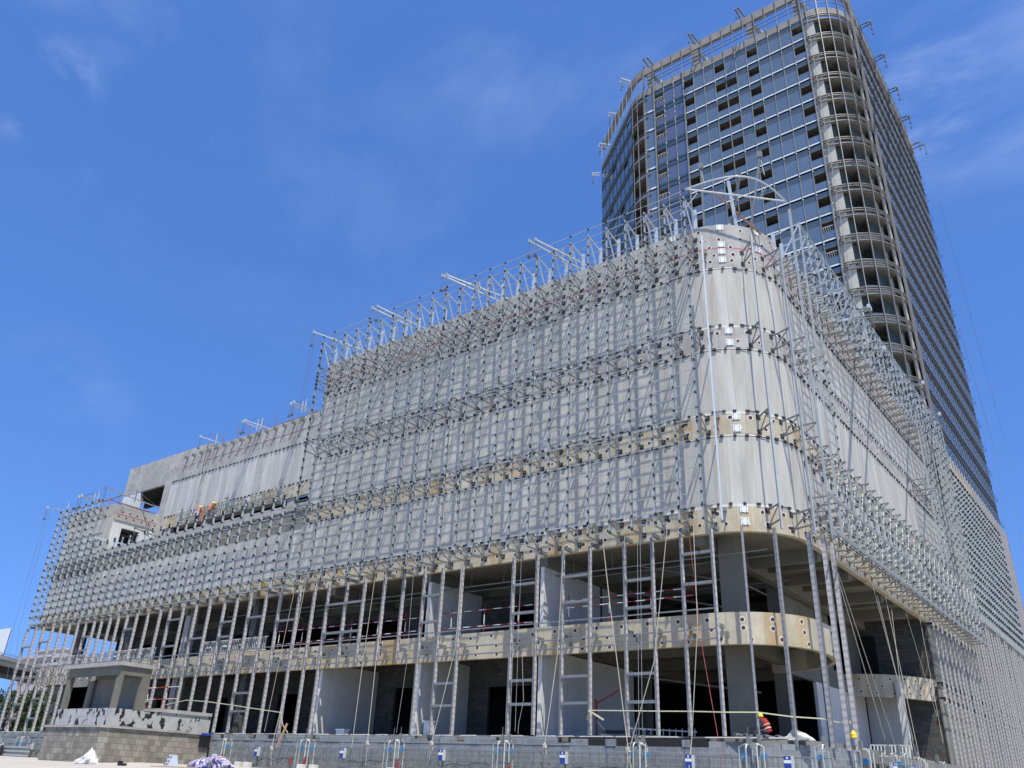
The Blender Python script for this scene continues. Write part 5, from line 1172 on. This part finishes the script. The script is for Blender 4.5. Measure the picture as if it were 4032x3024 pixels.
# ================================================================ far left background
t = thing('elevated_road', 'elevated concrete road deck passing behind the left end of the building', 'bridge', onY(60, 2640, 75))
a = onY(-60, 2560, 75); b_ = onY(330, 2640, 110)
dk = MB(); d = V((b_.x-a.x, b_.y-a.y, 0)).normalized(); n = V((-d.y, d.x, 0)); a = a - d*30; b_ = b_ + d*25; top = 14.0
za = onY(60, 2595, 79).z
def at(f, z): p = a.lerp(b_, f); return V((p.x, p.y, z))
dk.bar(at(0, za-.6), at(1, za-.6), 9, 1.2, side=n); build('deck', dk, M['concG'], t)
build('parapet', MB().bar(at(0, za+.3)-n*4.4, at(1, za+.3)-n*4.4, .3, .8, side=n), M['conc'], t)
build('girder', MB().bar(at(0, za-1.9), at(1, za-1.9), 6.5, 1.6, side=n), M['dark'], t)
for f in (.3, .62): build('pier', MB().bar(at(f, 0), at(f, za-1.8), 2, 2), M['concG'], t)
build('handrail', MB().bar(at(0, za+1.1)-n*4.4, at(1, za+1.1)-n*4.4, .1), M['galvD'], t)
def house(nm, lab, px0, px1, pyt, y, mt, roofm, rows, group=None):
    p0 = onY(px0, pyt, y); p1 = onY(px1, pyt, y); t = thing(nm, lab, 'building', (p0.x, y, 0), group); zt = p0.z
    build('wall', MB().box(p0.x, p1.x, y, y+14, 0, zt), mt, t)
    build('roof', MB().box(p0.x-.8, p1.x+.8, y-.8, y+15, zt, zt+.8).box(p0.x+4, p1.x-5, y+2, y+8, zt+.8, zt+2.6).box(p0.x+3, p1.x-4, y+1, y+9, zt+2.6, zt+3.1), roofm, t)
    n = max(2, int((p1.x-p0.x)/3.4))
    for r in range(rows):
        for i in range(n):
            x = p0.x + (p1.x-p0.x)*(i+.3)/n; z = zt-2.4-r*3.2
            if z > 1: w = build('window', MB().box(x, x+1.4, y-.06, y+.02, z, z+1.4), M['white'], t); build('pane', MB().box(x+.12, x+1.28, y-.09, y-.065, z+.12, z+1.28), M['void'], w)
M['pink'] = mat('pink_render', (.40, .32, .31), .9, namt=.08); M['roofg'] = mat('grey_roof', (.42, .38, .38), .8, namt=.1)
house('apartment_block', 'pink apartment building with a raised roof pavilion seen between the left mullions', 92, 245, 2598, 140, M['pink'], M['roofg'], 5)
house('apartment_block', 'lower grey apartment building with white windows behind the left mullions', 165, 300, 2625, 120, M['roofg'], M['roofg'], 4)
t = thing('hoarding', 'white board standing tall at the extreme left edge', 'hoarding', onY(5, 2560, 100)); p = onY(-60, 2488, 100); q = onY(16, 2545, 100)
build('board', MB().box(p.x, q.x, 100, 100.4, q.z-2, p.z), M['white'], t); build('post', MB().box(q.x-.8, q.x-.4, 100.4, 100.8, 0, p.z), M['galvD'], t)
def tree(lab, c, h, rx, seed, dense=3200):
    rnd = random.Random(seed); t = thing('tree', lab, 'tree', (c[0], c[1], 0), 'trees behind the left end')
    tr = MB().tube([(c[0], c[1], 0), (c[0]+.2, c[1], h*.3), (c[0]-.1, c[1]+.1, h*.55), (c[0], c[1], h*.8)], [.28, .22, .15, .05], 8)
    for k in range(7): a = rnd.uniform(0, 6.28); z = h*rnd.uniform(.25, .6); tr.tube([(c[0], c[1], z), (c[0]+math.cos(a)*rx*.35, c[1]+math.sin(a)*rx*.35, z+h*.12), (c[0]+math.cos(a)*rx*.7, c[1]+math.sin(a)*rx*.7, z+h*.2)], [.12, .08, .03], 5)
    build('trunk', tr, M['bark'], t); b = MB()
    cl = [(rnd.uniform(-1, 1)*rx*.8, rnd.uniform(-1, 1)*rx*.8, h*rnd.uniform(.12, .92), rnd.uniform(.5, 1.0)*rx*.42) for _ in range(26)]
    for _ in range(dense):
        x, y, z, r = rnd.choice(cl); v = V((rnd.gauss(0, 1), rnd.gauss(0, 1), rnd.gauss(0, .8))).normalized()*r*rnd.uniform(.5, 1.05)
        p = V((c[0]+x, c[1]+y, z))+v; a = V((rnd.gauss(0,1), rnd.gauss(0,1), rnd.gauss(0,1))).normalized(); bb = a.cross(V((rnd.gauss(0,1), rnd.gauss(0,1), rnd.gauss(0,1)))).normalized(); s = rnd.uniform(.16, .34)
        b.quad(p-a*s, p-bb*s*.5, p+a*s, p+bb*s*.5, 0 if rnd.random() < .7 else 1)
    build('crown', b, [M['leaf'], M['leaf2']], t)
for k, (px, py, y, lab) in enumerate(((-40, 2700, 62, 'round dark green tree at the extreme left below the road'), (55, 2715, 60, 'dark green tree seen between the first mullions'), (120, 2705, 64, 'green tree with paler clumps left of the kiosk pillar'), (185, 2730, 68, 'small green tree behind the mullions nearest the kiosk'))):
    c = onY(px, py, y); tree(lab, (c.x, y), c.z+.2, 3.4, 20+k)
